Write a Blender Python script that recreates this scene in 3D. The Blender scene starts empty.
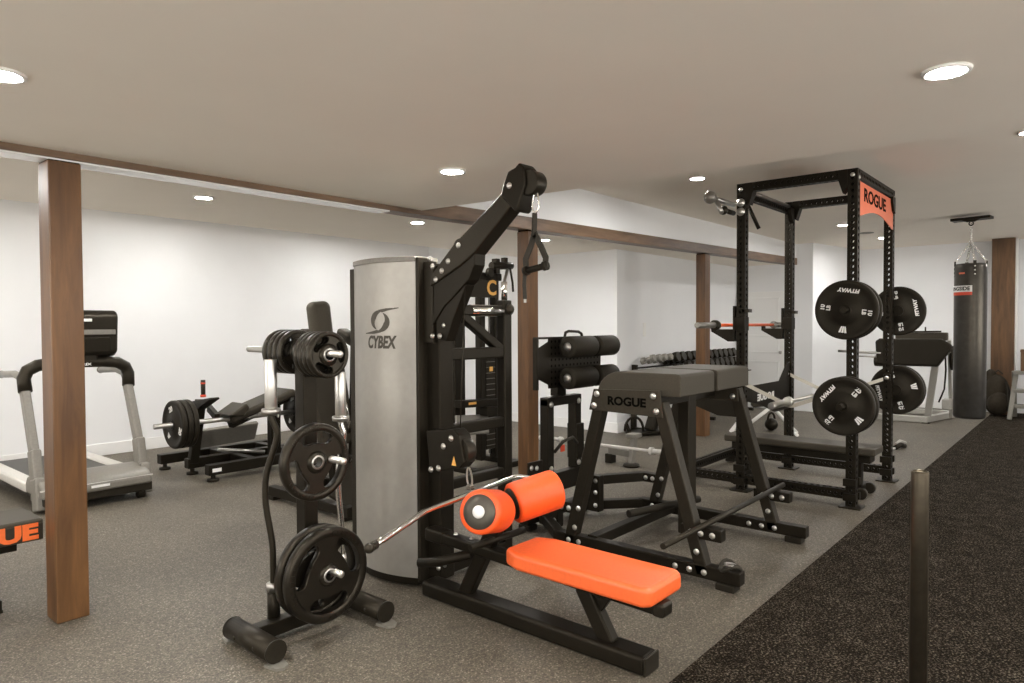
import bpy, bmesh, math, random
from mathutils import Vector as V, Matrix
random.seed(4)
S = bpy.context.scene
COL = S.collection
PI = math.pi

# ------------------------------------------------------------------ materials
def mat(name, rgb, rough=.5, metal=0., var=.12, scale=60., bump=0., spec=.5, emit=0., coat=0.):
    m = bpy.data.materials.new(name); m.use_nodes = True
    n = m.node_tree.nodes; l = m.node_tree.links
    b = n['Principled BSDF']
    b.inputs['Roughness'].default_value = rough
    b.inputs['Metallic'].default_value = metal
    b.inputs['Specular IOR Level'].default_value = spec
    b.inputs['Coat Weight'].default_value = coat
    if max(rgb) < .09: b.inputs['Specular Tint'].default_value = (1, .88, .70, 1)
    c = (*rgb, 1)
    tc = n.new('ShaderNodeTexCoord'); nz = n.new('ShaderNodeTexNoise')
    nz.inputs['Scale'].default_value = scale; nz.inputs['Detail'].default_value = 3
    l.new(tc.outputs['Object'], nz.inputs['Vector'])
    r = n.new('ShaderNodeValToRGB')
    r.color_ramp.elements[0].position = .3; r.color_ramp.elements[1].position = .7
    r.color_ramp.elements[0].color = tuple(x*(1-var) for x in rgb)+(1,)
    r.color_ramp.elements[1].color = tuple(min(1, x*(1+var)) for x in rgb)+(1,)
    l.new(nz.outputs['Fac'], r.inputs['Fac']); l.new(r.outputs['Color'], b.inputs['Base Color'])
    if bump:
        bp = n.new('ShaderNodeBump'); bp.inputs['Strength'].default_value = bump; bp.inputs['Distance'].default_value = .002
        l.new(nz.outputs['Fac'], bp.inputs['Height']); l.new(bp.outputs['Normal'], b.inputs['Normal'])
    if emit:
        b.inputs['Emission Color'].default_value = c; b.inputs['Emission Strength'].default_value = emit
    return m

def wood(name, dark, light):
    m = bpy.data.materials.new(name); m.use_nodes = True
    n = m.node_tree.nodes; l = m.node_tree.links; b = n['Principled BSDF']
    b.inputs['Roughness'].default_value = .42; b.inputs['Specular IOR Level'].default_value = .4
    tc = n.new('ShaderNodeTexCoord'); mp = n.new('ShaderNodeMapping')
    l.new(tc.outputs['Generated'], mp.inputs['Vector'])
    return m, n, l, b, tc, mp

def wood_mat(name, dark, light, axis):
    m, n, l, b, tc, mp = wood(name, dark, light)
    l.new(tc.outputs['Object'], mp.inputs['Vector'])
    sc = [20, 20, 20]; sc[axis] = 2.2
    mp.inputs['Scale'].default_value = sc
    n1 = n.new('ShaderNodeTexNoise'); n1.inputs['Scale'].default_value = 1; n1.inputs['Detail'].default_value = 6; n1.inputs['Roughness'].default_value = .62; n1.inputs['Distortion'].default_value = .8
    l.new(mp.outputs['Vector'], n1.inputs['Vector'])
    mp2 = n.new('ShaderNodeMapping'); s2 = [5, 5, 5]; s2[axis] = 1.0; mp2.inputs['Scale'].default_value = s2
    l.new(tc.outputs['Object'], mp2.inputs['Vector'])
    n2 = n.new('ShaderNodeTexNoise'); n2.inputs['Scale'].default_value = 1.3; n2.inputs['Detail'].default_value = 3
    l.new(mp2.outputs['Vector'], n2.inputs['Vector'])
    mx = n.new('ShaderNodeMath'); mx.operation = 'ADD'
    l.new(n1.outputs['Fac'], mx.inputs[0]); l.new(n2.outputs['Fac'], mx.inputs[1])
    ml = n.new('ShaderNodeMath'); ml.operation = 'MULTIPLY'; ml.inputs[1].default_value = .5
    l.new(mx.outputs[0], ml.inputs[0])
    r = n.new('ShaderNodeValToRGB'); r.color_ramp.elements[0].position = .36; r.color_ramp.elements[1].position = .66
    r.color_ramp.elements[0].color = (*dark, 1); r.color_ramp.elements[1].color = (*light, 1)
    l.new(ml.outputs[0], r.inputs['Fac']); l.new(r.outputs['Color'], b.inputs['Base Color'])
    bp = n.new('ShaderNodeBump'); bp.inputs['Strength'].default_value = .15; bp.inputs['Distance'].default_value = .003
    l.new(n1.outputs['Fac'], bp.inputs['Height']); l.new(bp.outputs['Normal'], b.inputs['Normal'])
    return m

def floor_mat():
    m = bpy.data.materials.new('speckled_rubber'); m.use_nodes = True
    n = m.node_tree.nodes; l = m.node_tree.links; b = n['Principled BSDF']
    b.inputs['Roughness'].default_value = .55; b.inputs['Specular IOR Level'].default_value = .35
    tc = n.new('ShaderNodeTexCoord')
    a = n.new('ShaderNodeTexNoise'); a.inputs['Scale'].default_value = 125; a.inputs['Detail'].default_value = 4
    l.new(tc.outputs['Object'], a.inputs['Vector'])
    r = n.new('ShaderNodeValToRGB'); cr = r.color_ramp
    cr.elements[0].position = .36; cr.elements[0].color = (.060, .051, .038, 1)
    cr.elements[1].position = .60; cr.elements[1].color = (.142, .123, .095, 1)
    e = cr.elements.new(.72); e.color = (.36, .33, .28, 1)
    l.new(a.outputs['Fac'], r.inputs['Fac'])
    w = n.new('ShaderNodeTexNoise'); w.inputs['Scale'].default_value = 1.1; w.inputs['Detail'].default_value = 5
    l.new(tc.outputs['Object'], w.inputs['Vector'])
    r2 = n.new('ShaderNodeValToRGB'); r2.color_ramp.elements[0].position = .35; r2.color_ramp.elements[1].position = .7
    r2.color_ramp.elements[0].color = (.86, .85, .84, 1); r2.color_ramp.elements[1].color = (1.14, 1.13, 1.10, 1)
    l.new(w.outputs['Fac'], r2.inputs['Fac'])
    mx = n.new('ShaderNodeMix'); mx.data_type = 'RGBA'; mx.blend_type = 'MULTIPLY'; mx.inputs['Factor'].default_value = 1
    l.new(r.outputs['Color'], mx.inputs['A']); l.new(r2.outputs['Color'], mx.inputs['B'])
    l.new(mx.outputs['Result'], b.inputs['Base Color'])
    bp = n.new('ShaderNodeBump'); bp.inputs['Strength'].default_value = .25; bp.inputs['Distance'].default_value = .003
    l.new(a.outputs['Fac'], bp.inputs['Height']); l.new(bp.outputs['Normal'], b.inputs['Normal'])
    return m

def turf_mat():
    m = bpy.data.materials.new('black_turf'); m.use_nodes = True
    n = m.node_tree.nodes; l = m.node_tree.links; b = n['Principled BSDF']
    b.inputs['Roughness'].default_value = .9; b.inputs['Specular IOR Level'].default_value = .06
    tc = n.new('ShaderNodeTexCoord')
    a = n.new('ShaderNodeTexNoise'); a.inputs['Scale'].default_value = 100; a.inputs['Detail'].default_value = 5; a.inputs['Roughness'].default_value = .7
    l.new(tc.outputs['Object'], a.inputs['Vector'])
    w = n.new('ShaderNodeTexNoise'); w.inputs['Scale'].default_value = 9; w.inputs['Detail'].default_value = 4
    l.new(tc.outputs['Object'], w.inputs['Vector'])
    ad = n.new('ShaderNodeMath'); ad.operation = 'MULTIPLY_ADD'; ad.inputs[1].default_value = .12
    l.new(w.outputs['Fac'], ad.inputs[0]); l.new(a.outputs['Fac'], ad.inputs[2])
    r = n.new('ShaderNodeValToRGB'); cr = r.color_ramp
    cr.elements[0].position = .47; cr.elements[0].color = (.0035, .0028, .0016, 1)
    cr.elements[1].position = .60; cr.elements[1].color = (.021, .0137, .0085, 1)
    e = cr.elements.new(.72); e.color = (.19, .165, .125, 1)
    l.new(ad.outputs[0], r.inputs['Fac']); l.new(r.outputs['Color'], b.inputs['Base Color'])
    bp = n.new('ShaderNodeBump'); bp.inputs['Strength'].default_value = .9; bp.inputs['Distance'].default_value = .012
    l.new(a.outputs['Fac'], bp.inputs['Height']); l.new(bp.outputs['Normal'], b.inputs['Normal'])
    return m

M = dict(
    wall=mat('white_wall_paint', (.80, .803, .81), .6, var=.01, scale=3, spec=.25),
    ceil=mat('ceiling_paint', (.92, .855, .76), .7, var=.012, scale=2, spec=.2),
    base=mat('white_trim_paint', (.82, .815, .80), .4, var=.01, scale=3),
    floor=floor_mat(), turf=turf_mat(),
    black=mat('black_powder_coat', (.0075, .0060, .0040), .46, var=.25, scale=220, bump=.08, spec=.22),
    satin=mat('satin_black_metal', (.014, .0115, .008), .42, var=.2, scale=150, spec=.28),
    iron=mat('black_cast_rubber', (.008, .0066, .0048), .34, var=.25, scale=120, bump=.06, spec=.35),
    rubber=mat('bumper_rubber', (.0105, .0088, .0065), .55, var=.25, scale=160, bump=.1, spec=.25),
    vinyl=mat('black_vinyl', (.018, .015, .011), .5, var=.18, scale=90, bump=.12),
    greyvinyl=mat('grey_vinyl', (.032, .0275, .0205), .55, var=.12, scale=90, bump=.1),
    greyvinylpale=mat('pale_grey_rubber', (.24, .225, .195), .5, var=.08),
    whitegloss=mat('white_gloss', (.84, .835, .82), .12, var=.01, scale=3, spec=.6),
    leg_plate=mat('dark_bronze_plate', (.026, .022, .0155), .5, var=.15, spec=.3),
    foam=mat('black_foam', (.013, .011, .008), .6, var=.2, scale=200, bump=.15, spec=.22),
    orange=mat('orange_vinyl', (.84, .135, .032), .40, var=.05, scale=60, bump=.06),
    orangefoam=mat('orange_foam', (.86, .095, .012), .48, var=.05, scale=80, bump=.05),
    orangeplate=mat('orange_plate', (.60, .135, .06), .45, var=.05),
    orangepaint=mat('orange_paint', (.80, .15, .03), .45, var=.05),
    chrome=mat('chrome', (.72, .70, .67), .16, 1., var=.03),
    steel=mat('brushed_steel', (.47, .455, .43), .36, 1., var=.08, scale=40),
    polished=mat('polished_steel', (.64, .62, .58), .34, 1., var=.03),
    bolt=mat('zinc_bolt', (.60, .58, .54), .32, .9, var=.05),
    silver=mat('silver_panel', (.37, .35, .315), .42, .55, var=.04, scale=20),
    silverpaint=mat('silver_paint', (.40, .385, .35), .4, .3, var=.05),
    greyplastic=mat('grey_plastic', (.19, .175, .15), .42, var=.08),
    darkplastic=mat('dark_plastic', (.013, .011, .008), .38, var=.15, spec=.35),
    lightplastic=mat('pale_plastic', (.55, .53, .49), .4, var=.05),
    whitepaint=mat('white_lettering', (.78, .77, .74), .5, var=.03),
    letterdark=mat('black_lettering', (.002, .0018, .0015), .8, var=.1, spec=.05),
    logodark=mat('charcoal_lettering', (.05, .046, .04), .5, var=.1),
    leather=mat('black_leather', (.028, .027, .026), .34, var=.25, scale=14, bump=.1),
    endcap=mat('dark_grey_end_cap', (.075, .068, .058), .35, .3, var=.06),
    capgrey=mat('grey_end_cap', (.22, .205, .18), .32, .5, var=.06),
    white=mat('white_plastic', (.8, .79, .76), .35, var=.03),
    red=mat('red_plastic', (.62, .06, .02), .4, var=.05),
    blue=mat('pale_blue_tape', (.30, .45, .58), .5, var=.05),
    yellow=mat('amber_sticker', (.85, .45, .10), .5, var=.05),
    cloth=mat('dark_brown_cloth', (.016, .012, .008), .85, var=.35, scale=30, bump=.2),
    strap=mat('khaki_webbing', (.58, .54, .46), .7, var=.15, scale=200, bump=.2),
    blackstrap=mat('black_webbing', (.022, .020, .017), .75, var=.2, scale=200, bump=.2),
    bollard=mat('dark_bronze_metal', (.065, .054, .039), .38, .75, var=.12, scale=30),
    greypaint=mat('grey_paint', (.17, .16, .135), .45, var=.06),
    wood_z=wood_mat('stained_timber_upright', (.072, .031, .0095), (.165, .077, .026), 2),
    wood_x=wood_mat('stained_timber_beam', (.072, .042, .024), (.22, .136, .082), 0),
    plywood=wood_mat('stained_panel', (.060, .030, .013), (.16, .083, .036), 2),
    orangebar=mat('orange_bar_coating', (.80, .11, .02), .35, var=.05),
)
lamp = bpy.data.materials.new('lamp_glow'); lamp.use_nodes = True
_n = lamp.node_tree.nodes; _n.remove(_n['Principled BSDF'])
_e = _n.new('ShaderNodeEmission'); _e.inputs['Color'].default_value = (1, .985, .955, 1); _e.inputs['Strength'].default_value = 670
lamp.node_tree.links.new(_e.outputs[0], _n['Material Output'].inputs[0])

# ------------------------------------------------------------------ mesh builder
def ortho(d, up=(0, 0, 1)):
    d = V(d).normalized(); u = V(up)
    if abs(d.dot(u.normalized())) > .98: u = V((1, 0, 0)) if abs(d.x) < .9 else V((0, 1, 0))
    s = d.cross(u).normalized(); t = s.cross(d).normalized()
    return d, s, t            # along, side, up

class MB:
    def __init__(s): s.v = []; s.f = []; s.sm = []
    def add(s, vs, fs, smooth=False):
        k = len(s.v); s.v += [tuple(x) for x in vs]; s.f += [tuple(i+k for i in f) for f in fs]; s.sm += [smooth]*len(fs); return s
    def box(s, a, b):
        x0, y0, z0 = [min(p, q) for p, q in zip(a, b)]; x1, y1, z1 = [max(p, q) for p, q in zip(a, b)]
        return s.add([(x0,y0,z0),(x1,y0,z0),(x1,y1,z0),(x0,y1,z0),(x0,y0,z1),(x1,y0,z1),(x1,y1,z1),(x0,y1,z1)],
                     [(0,3,2,1),(4,5,6,7),(0,1,5,4),(1,2,6,5),(2,3,7,6),(3,0,4,7)])
    def bar(s, p0, p1, w, h, up=(0, 0, 1)):            # rectangular beam, w sideways, h along 'up'
        p0, p1 = V(p0), V(p1); d, a, t = ortho(p1-p0, up)
        vs = []
        for p in (p0, p1):
            for i, j in ((-1,-1),(1,-1),(1,1),(-1,1)): vs.append(p+a*(i*w/2)+t*(j*h/2))
        return s.add(vs, [(3,2,1,0),(4,5,6,7),(0,1,5,4),(1,2,6,5),(2,3,7,6),(3,0,4,7)])
    def cyl(s, p0, p1, r0, r1=None, n=20, cap=True):
        r1 = r0 if r1 is None else r1
        p0, p1 = V(p0), V(p1); d, a, t = ortho(p1-p0)
        vs = []
        for p, r in ((p0, r0), (p1, r1)):
            for i in range(n):
                c = 2*PI*i/n; vs.append(p+a*(r*math.cos(c))+t*(r*math.sin(c)))
        s.add(vs, [(i, (i+1) % n, n+(i+1) % n, n+i) for i in range(n)], True)
        if cap:
            k = len(s.v)-2*n
            s.f += [tuple(k+i for i in reversed(range(n))), tuple(k+n+i for i in range(n))]; s.sm += [False, False]
        return s
    def tube(s, pts, r, n=12, closed=False, flat=None):      # swept tube; flat=(w,h) makes a strap section
        P = [V(p) for p in pts]; m = len(P); rings = []
        prev = None
        for i in range(m):
            if closed: d = (P[(i+1) % m]-P[i-1])
            elif i == 0: d = P[1]-P[0]
            elif i == m-1: d = P[-1]-P[-2]
            else: d = (P[i+1]-P[i]).normalized()+(P[i]-P[i-1]).normalized()
            d.normalize()
            if prev is None: _, a, t = ortho(d)
            else:
                a = prev-d*prev.dot(d); a.normalize(); t = a.cross(d)*-1
                t = d.cross(a)*-1
            prev = a
            ring = []
            if flat:
                for x, y in ((-1,-1),(1,-1),(1,1),(-1,1)): ring.append(P[i]+a*(x*flat[0]/2)+t*(y*flat[1]/2))
            else:
                for k in range(n):
                    c = 2*PI*k/n; ring.append(P[i]+a*(r*math.cos(c))+t*(r*math.sin(c)))
            rings.append(ring)
        q = 4 if flat else n
        vs = [v for g in rings for v in g]; fs = []
        for i in range(m if closed else m-1):
            j = (i+1) % m
            for k in range(q): fs.append((i*q+k, j*q+k, j*q+(k+1) % q, i*q+(k+1) % q))
        s.add(vs, fs, not flat)
        if not closed:
            k0 = len(s.v)-len(vs)
            s.f += [tuple(k0+i for i in range(q)), tuple(k0+(m-1)*q+i for i in reversed(range(q)))]; s.sm += [False, False]
        return s
    def lathe(s, prof, o, axis, n=40, smooth=True):          # profile of (radius, height along axis)
        o = V(o); d, a, t = ortho(axis); vs = []; m = len(prof)
        for r, h in prof:
            for i in range(n):
                c = 2*PI*i/n; vs.append(o+d*h+a*(r*math.cos(c))+t*(r*math.sin(c)))
        fs = [(j*n+i, j*n+(i+1) % n, (j+1)*n+(i+1) % n, (j+1)*n+i) for j in range(m-1) for i in range(n)]
        s.add(vs, fs, smooth)
        k = len(s.v)-len(vs)
        if prof[0] == prof[-1]: return s
        if prof[0][0] > 1e-6: s.f.append(tuple(k+i for i in reversed(range(n)))); s.sm.append(False)
        if prof[-1][0] > 1e-6: s.f.append(tuple(k+(m-1)*n+i for i in range(n))); s.sm.append(False)
        return s
    def prism(s, poly, o, x, y, depth):                      # polygon in the x,y plane at o, extruded by depth along x cross y
        o, x, y = V(o), V(x).normalized(), V(y).normalized(); z = x.cross(y)*depth; n = len(poly)
        vs = [o+x*p[0]+y*p[1] for p in poly]; vs += [v+z for v in vs]
        return s.add(vs, [tuple(reversed(range(n))), tuple(range(n, 2*n))]+[(i, (i+1) % n, n+(i+1) % n, n+i) for i in range(n)])
    def sphere(s, c, r, n=16, m=10, sc=(1, 1, 1)):
        c = V(c); vs = [c+V((0, 0, r*sc[2]))]; fs = []
        for j in range(1, m):
            th = PI*j/m
            for i in range(n):
                ph = 2*PI*i/n; vs.append(c+V((r*sc[0]*math.sin(th)*math.cos(ph), r*sc[1]*math.sin(th)*math.sin(ph), r*sc[2]*math.cos(th))))
        vs.append(c-V((0, 0, r*sc[2])))
        for i in range(n): fs.append((0, 1+i, 1+(i+1) % n))
        for j in range(m-2):
            for i in range(n): fs.append((1+j*n+i, 1+(j+1)*n+i, 1+(j+1)*n+(i+1) % n, 1+j*n+(i+1) % n))
        k = len(vs)-1; b = 1+(m-2)*n
        for i in range(n): fs.append((b+i, k, b+(i+1) % n))
        return s.add(vs, fs, True)
    def holed(s, p0, p1, w, up=(1, 0, 0), pitch=.0508, hr=.0155, sides=(0, 1, 2, 3), h=None):   # square tube with punched holes
        p0, p1 = V(p0), V(p1); L = (p1-p0).length; d, a, t = ortho(p1-p0, up); h = h or w
        nc = max(1, round(L/pitch)); st = L/nc; oct8 = [2*PI*i/8 for i in range(8)]
        for k in range(4):
            if k == 0: nrm, tan, off, wid = t, a, h/2, w
            elif k == 1: nrm, tan, off, wid = a, -t, w/2, h
            elif k == 2: nrm, tan, off, wid = -t, -a, h/2, w
            else: nrm, tan, off, wid = -a, t, w/2, h
            if k not in sides:
                q = [p0+nrm*off-tan*wid/2, p0+nrm*off+tan*wid/2, p1+nrm*off+tan*wid/2, p1+nrm*off-tan*wid/2]
                s.add(q, [(0, 1, 2, 3)]); continue
            for c in range(nc):
                o = p0+d*(st*(c+.5))+nrm*off
                out = [(wid/2, 0), (wid/2, st/2), (0, st/2), (-wid/2, st/2), (-wid/2, 0), (-wid/2, -st/2), (0, -st/2), (wid/2, -st/2)]
                vs = [o+tan*x+d*y for x, y in out]+[o+tan*(hr*math.cos(c8))+d*(hr*math.sin(c8)) for c8 in oct8]
                vs += [v-nrm*.006 for v in vs[8:16]]
                s.add(vs, [(i, (i+1) % 8, 8+(i+1) % 8, 8+i) for i in range(8)]+[(8+i, 8+(i+1) % 8, 16+(i+1) % 8, 16+i) for i in range(8)])
        for p, sg in ((p0, -1), (p1, 1)):
            q = [p-a*w/2-t*h/2, p+a*w/2-t*h/2, p+a*w/2+t*h/2, p-a*w/2+t*h/2]; s.add(q, [(0, 1, 2, 3)])
        return s
    def text(s, txt, size, o, x, y, depth=.002, sx=1., bold=.0, shear=0.):      # lettering centred at o
        c = bpy.data.curves.new('t', 'FONT'); c.body = txt; c.size = size; c.align_x = 'CENTER'; c.align_y = 'CENTER'
        c.offset = bold; c.extrude = depth/2; c.resolution_u = 3; c.shear = shear
        ob = bpy.data.objects.new('t', c); COL.objects.link(ob)
        dg = bpy.context.evaluated_depsgraph_get(); dg.update()
        me = bpy.data.meshes.new_from_object(ob.evaluated_get(dg))
        o, x, y = V(o), V(x).normalized(), V(y).normalized(); z = x.cross(y)
        s.add([o+x*(p.co.x*sx)+y*p.co.y+z*(p.co.z+depth/2) for p in me.vertices], [tuple(p.vertices) for p in me.polygons])
        bpy.data.objects.remove(ob); bpy.data.curves.remove(c); bpy.data.meshes.remove(me)
        return s
    def build(s, name, m, parent=None, bevel=0., seg=2, smooth=None):
        me = bpy.data.meshes.new(name)
        off = world_loc(parent) if parent else V((0, 0, 0))
        if parent is None:
            xs = [p[0] for p in s.v]; ys = [p[1] for p in s.v]; zs = [p[2] for p in s.v]
            off = V(((min(xs)+max(xs))/2, (min(ys)+max(ys))/2, min(zs)))
        me.from_pydata([V(p)-off for p in s.v], [], s.f)
        bm = bmesh.new(); bm.from_mesh(me); bmesh.ops.recalc_face_normals(bm, faces=bm.faces); bm.to_mesh(me); bm.free()
        for p, q in zip(me.polygons, s.sm): p.use_smooth = q if smooth is None else smooth
        me.materials.append(M[m] if isinstance(m, str) else m)
        o = bpy.data.objects.new(name, me); COL.objects.link(o)
        if parent: o.parent = parent
        else: o.location = off
        if bevel:
            b = o.modifiers.new('edge', 'BEVEL'); b.width = bevel; b.segments = seg; b.limit_method = 'ANGLE'; b.angle_limit = math.radians(35)
            if seg > 2:
                for p in me.polygons: p.use_smooth = True
                w = o.modifiers.new('wn', 'WEIGHTED_NORMAL'); w.keep_sharp = False
        return o

def world_loc(o):
    l = V((0, 0, 0))
    while o: l += o.location; o = o.parent
    return l

def tag(o, label=None, cat=None, group=None, kind=None):
    for k, v in (('label', label), ('category', cat), ('group', group), ('kind', kind)):
        if v: o[k] = v
    return o
def thing(name, loc, label, cat, group=None):
    o = bpy.data.objects.new(name, None); COL.objects.link(o); o.location = loc; o.empty_display_size = .1
    return tag(o, label, cat, group)
def copy_tree(o, loc, label, parent=None):
    c = o.copy(); COL.objects.link(c)
    if parent: c.parent = parent
    else: c.location = loc; c['label'] = label
    for ch in list(o.children): copy_tree(ch, None, None, c)
    return c
def struct(o): o['kind'] = 'structure'; return o
def bolt(parent, p, nrm, r=.012, h=.007, m='bolt', name='bolt'):
    p = V(p); n = V(nrm).normalized()
    return MB().lathe([(r*1.25, 0), (r*1.25, h*.3), (r, h*.35), (r*.95, h*.8), (r*.5, h), (0, h)], p, n, 10).build(name, m, parent)

# ------------------------------------------------------------------ camera
f, pitch, roll, yaw, CH = 690.6386, .0244, -.0046, .706, 1.5015
F = V((math.cos(yaw)*math.cos(pitch), math.sin(yaw)*math.cos(pitch), -math.sin(pitch)))
R = V((math.sin(yaw), -math.cos(yaw), 0)); U = R.cross(F)
R2 = R*math.cos(roll)+U*math.sin(roll); U2 = U*math.cos(roll)-R*math.sin(roll)
cd = bpy.data.cameras.new('camera'); cam = bpy.data.objects.new('camera', cd); COL.objects.link(cam)
cam.matrix_world = Matrix(((R2.x, U2.x, -F.x, 0), (R2.y, U2.y, -F.y, 0), (R2.z, U2.z, -F.z, CH), (0, 0, 0, 1)))
cd.sensor_width = 36; cd.lens = 36*f/1024; cd.clip_start = .05; cd.clip_end = 100
S.camera = cam

# ------------------------------------------------------------------ room shell
X0, X1, Y0, Y1, ZC = -2.5, 14.0, -3.0, 8.84, 2.86
struct(MB().box((X0-.1, Y0-.1, -.1), (X1+.1, Y1+.1, 0)).build('floor', 'floor'))
struct(MB().box((X0-.1, Y0-.1, ZC), (X1+.1, Y1+.1, ZC+.1)).build('ceiling', 'ceil'))
struct(MB().box((X0, Y1, 0), (8.16, Y1+.1, ZC)).build('wall_left', 'wall'))
struct(MB().box((8.163, 5.06, 0), (8.263, Y1+.1, ZC)).build('wall_alcove_side', 'wall'))
struct(MB().box((8.263, 5.06, 0), (12.30, 5.16, ZC)).build('wall_alcove_back', 'wall'))
struct(MB().box((12.20, 3.95, 0), (12.30, 5.06, ZC)).build('wall_alcove_end', 'wall'))
struct(MB().prism([(12.20, 3.715), (14.0, 3.42), (14.0, 3.95), (12.20, 3.95)], (0, 0, 0), (1, 0, 0), (0, 1, 0), ZC).build('wall_return', 'wall'))
struct(MB().box((X1, Y0-.1, 0), (X1+.1, 4.1, ZC)).build('wall_back', 'wall'))
def wall_openings(nm, fixed, along0, along1, wins, axis, zt=ZC):
    m = MB(); a = along0; z0, z1 = .85, 2.2
    def bx_(a0, a1, q0, q1):
        if axis == 'x': m.box((a0, fixed, q0), (a1, fixed-.1, q1))
        else: m.box((fixed, a0, q0), (fixed-.1, a1, q1))
    for w0, w1 in wins:
        bx_(a, w0, 0, zt); bx_(w0, w1, 0, z0); bx_(w0, w1, z1, zt); a = w1
    bx_(a, along1, 0, zt)
    return struct(m.build(nm, 'wall'))
WR, WF = ((-1.6, 1.4), (3.0, 6.0), (8.0, 11.0)), ((-1.8, 1.2), (4.6, 7.6))  # unseen windows, added so that daylight brightens the dark ceiling
wall_openings('wall_right', Y0, X0-.1, X1+.1, WR, 'x')
wall_openings('wall_front', X0, Y0, Y1+.1, WF, 'y')
wn = 0
for wins, axis, fx in ((WR, 'x', Y0), (WF, 'y', X0)):
    for w0, w1 in wins:
        wn += 1; m = MB()
        def seg(a0, a1, q0, q1):
            if axis == 'x': m.box((a0, fx-.08, q0), (a1, fx-.02, q1))
            else: m.box((fx-.08, a0, q0), (fx-.02, a1, q1))
        seg(w0, w0+.06, .85, 2.2); seg(w1-.06, w1, .85, 2.2); seg(w0, w1, .85, .91); seg(w0, w1, 2.14, 2.2)
        for k in (1, 2): seg(w0+(w1-w0)*k/3-.025, w0+(w1-w0)*k/3+.025, .9, 2.15)
        struct(m.build('added_window_%d' % wn, 'base'))
        pd_ = bpy.data.lights.new('added_window_portal', 'AREA'); pd_.shape = 'RECTANGLE'; pd_.size = w1-w0; pd_.size_y = 1.35; pd_.cycles.is_portal = True
        po_ = bpy.data.objects.new('added_window_portal', pd_); COL.objects.link(po_)
        if axis == 'x': po_.location = ((w0+w1)/2, fx-.01, 1.525); po_.rotation_euler = (PI/2, 0, 0)
        else: po_.location = (fx-.01, (w0+w1)/2, 1.525); po_.rotation_euler = (PI/2, 0, -PI/2)
# lowered ceiling over the near half of the room, and the soffit beyond the timber beam
struct(MB().prism([(X0, Y0), (4.12, Y0), (3.60, 3.985), (X0, 3.985)], (0, 0, 2.38), (1, 0, 0), (0, 1, 0), ZC-2.38).build('ceiling_lowered', 'ceil'))
struct(MB().prism([(X0, 4.125), (12.20, 4.125), (12.20, 5.06), (8.163, 5.06), (8.163, 6.75), (X0, 6.75)], (0, 0, 2.53), (1, 0, 0), (0, 1, 0), ZC-2.53).build('ceiling_soffit', 'ceil'))
struct(MB().prism([(3.6, 2.393), (12.2, 2.551), (12.2, ZC), (3.6, ZC)], (0, 4.125, 0), (1, 0, 0), (0, 0, 1), .135).build('wall_bulkhead', 'wall'))
struct(MB().box((X0, 3.985, 2.39), (3.60, 4.125, ZC)).build('wall_bulkhead_near', 'wall'))
# baseboards
for nm, a, b in (('baseboard_left', (X0, 8.825, 0), (8.16, 8.84, .14)), ('baseboard_alcove_side', (8.148, 5.045, 0), (8.163, 8.825, .14)),
                 ('baseboard_alcove_back', (8.163, 5.045, 0), (12.20, 5.06, .14)),
                 ('baseboard_back', (13.985, Y0, 0), (14.0, 3.41, .14))):
    struct(MB().box(a, b).build(nm, 'base', bevel=.004))
# panelled closet door set in the alcove's end wall
dr = MB()
dr.box((12.165, 4.15, .01), (12.195, 4.98, 2.06))
for z0, z1 in ((.16, .84), (.98, 1.30), (1.42, 1.96)):
    for y0, y1 in ((4.26, 4.87),):
        dr.box((12.155, y0, z0), (12.17, y1, z0+.03)); dr.box((12.155, y0, z1-.03), (12.17, y1, z1))
        dr.box((12.155, y0, z0), (12.17, y0+.03, z1)); dr.box((12.155, y1-.03, z0), (12.17, y1, z1))
do = struct(dr.build('door_1', 'base', bevel=.003))
MB().lathe([(.01, 0), (.01, .035), (.027, .04), (.027, .06), (0, .07)], (12.165, 4.22, 1.0), (-1, 0, 0), 16).build('door_knob', 'steel', do)

# turf strip
struct(MB().box((X0, Y0, .0), (13.985, 1.347, .012)).build('floor_turf', 'turf'))

# timber beam and posts
b = thing('wooden_beam', (4.6, 4.055, 2.345), 'long dark stained timber beam running under the ceiling on top of the wooden posts', 'beam')
MB().prism([(X0, 2.345), (3.6, 2.345), (12.195, 2.503), (12.195, 2.618), (3.6, 2.457), (X0, 2.457)], (0, 3.99, 0), (1, 0, 0), (0, 0, 1), .018).build('fascia_board', 'wood_x', b, bevel=.003)
MB().prism([(3.3, 2.345), (3.6, 2.345), (12.195, 2.503), (12.195, 2.55), (3.6, 2.392), (3.3, 2.392)], (0, 4.125, 0), (1, 0, 0), (0, 0, 1), .135).build('beam_core', 'wood_x', b, bevel=.003)
tag(MB().box((X0, 3.99, 2.337), (3.3, 4.125, 2.378)).build('underside_strip', 'whitegloss', b), 'glossy white underside')  # glossy white strip along the near part of the beam's underside
def post(u0, u1, v0, v1, z1, label, m='wood_z'):
    o = thing('wooden_post', ((u0+u1)/2, (v0+v1)/2, 0), label, 'post', 'timber posts')
    MB().box((u0, v0, 0), (u1, v1, z1-.012)).build('post_shaft', m, o, bevel=.006)
    MB().box((u0+.006, v0+.006, z1-.012), (u1-.006, v1-.006, z1)).build('top_shadow', 'letterdark', o)  # black strip standing in for the shadow line under the beam
post(1.131, 1.279, 3.985, 4.145, 2.345, 'nearest stained timber post in front of the treadmill')
post(4.91, 5.06, 3.99, 4.12, 2.369, 'stained timber post behind the hanging strap handle')
post(8.62, 8.78, 3.99, 4.12, 2.437, 'stained timber post in front of the dumbbell rack')
o = thing('wooden_pillar', (13.75, 1.2, 0), 'broad brown wood clad pillar beside the punching bag', 'pillar')
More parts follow.
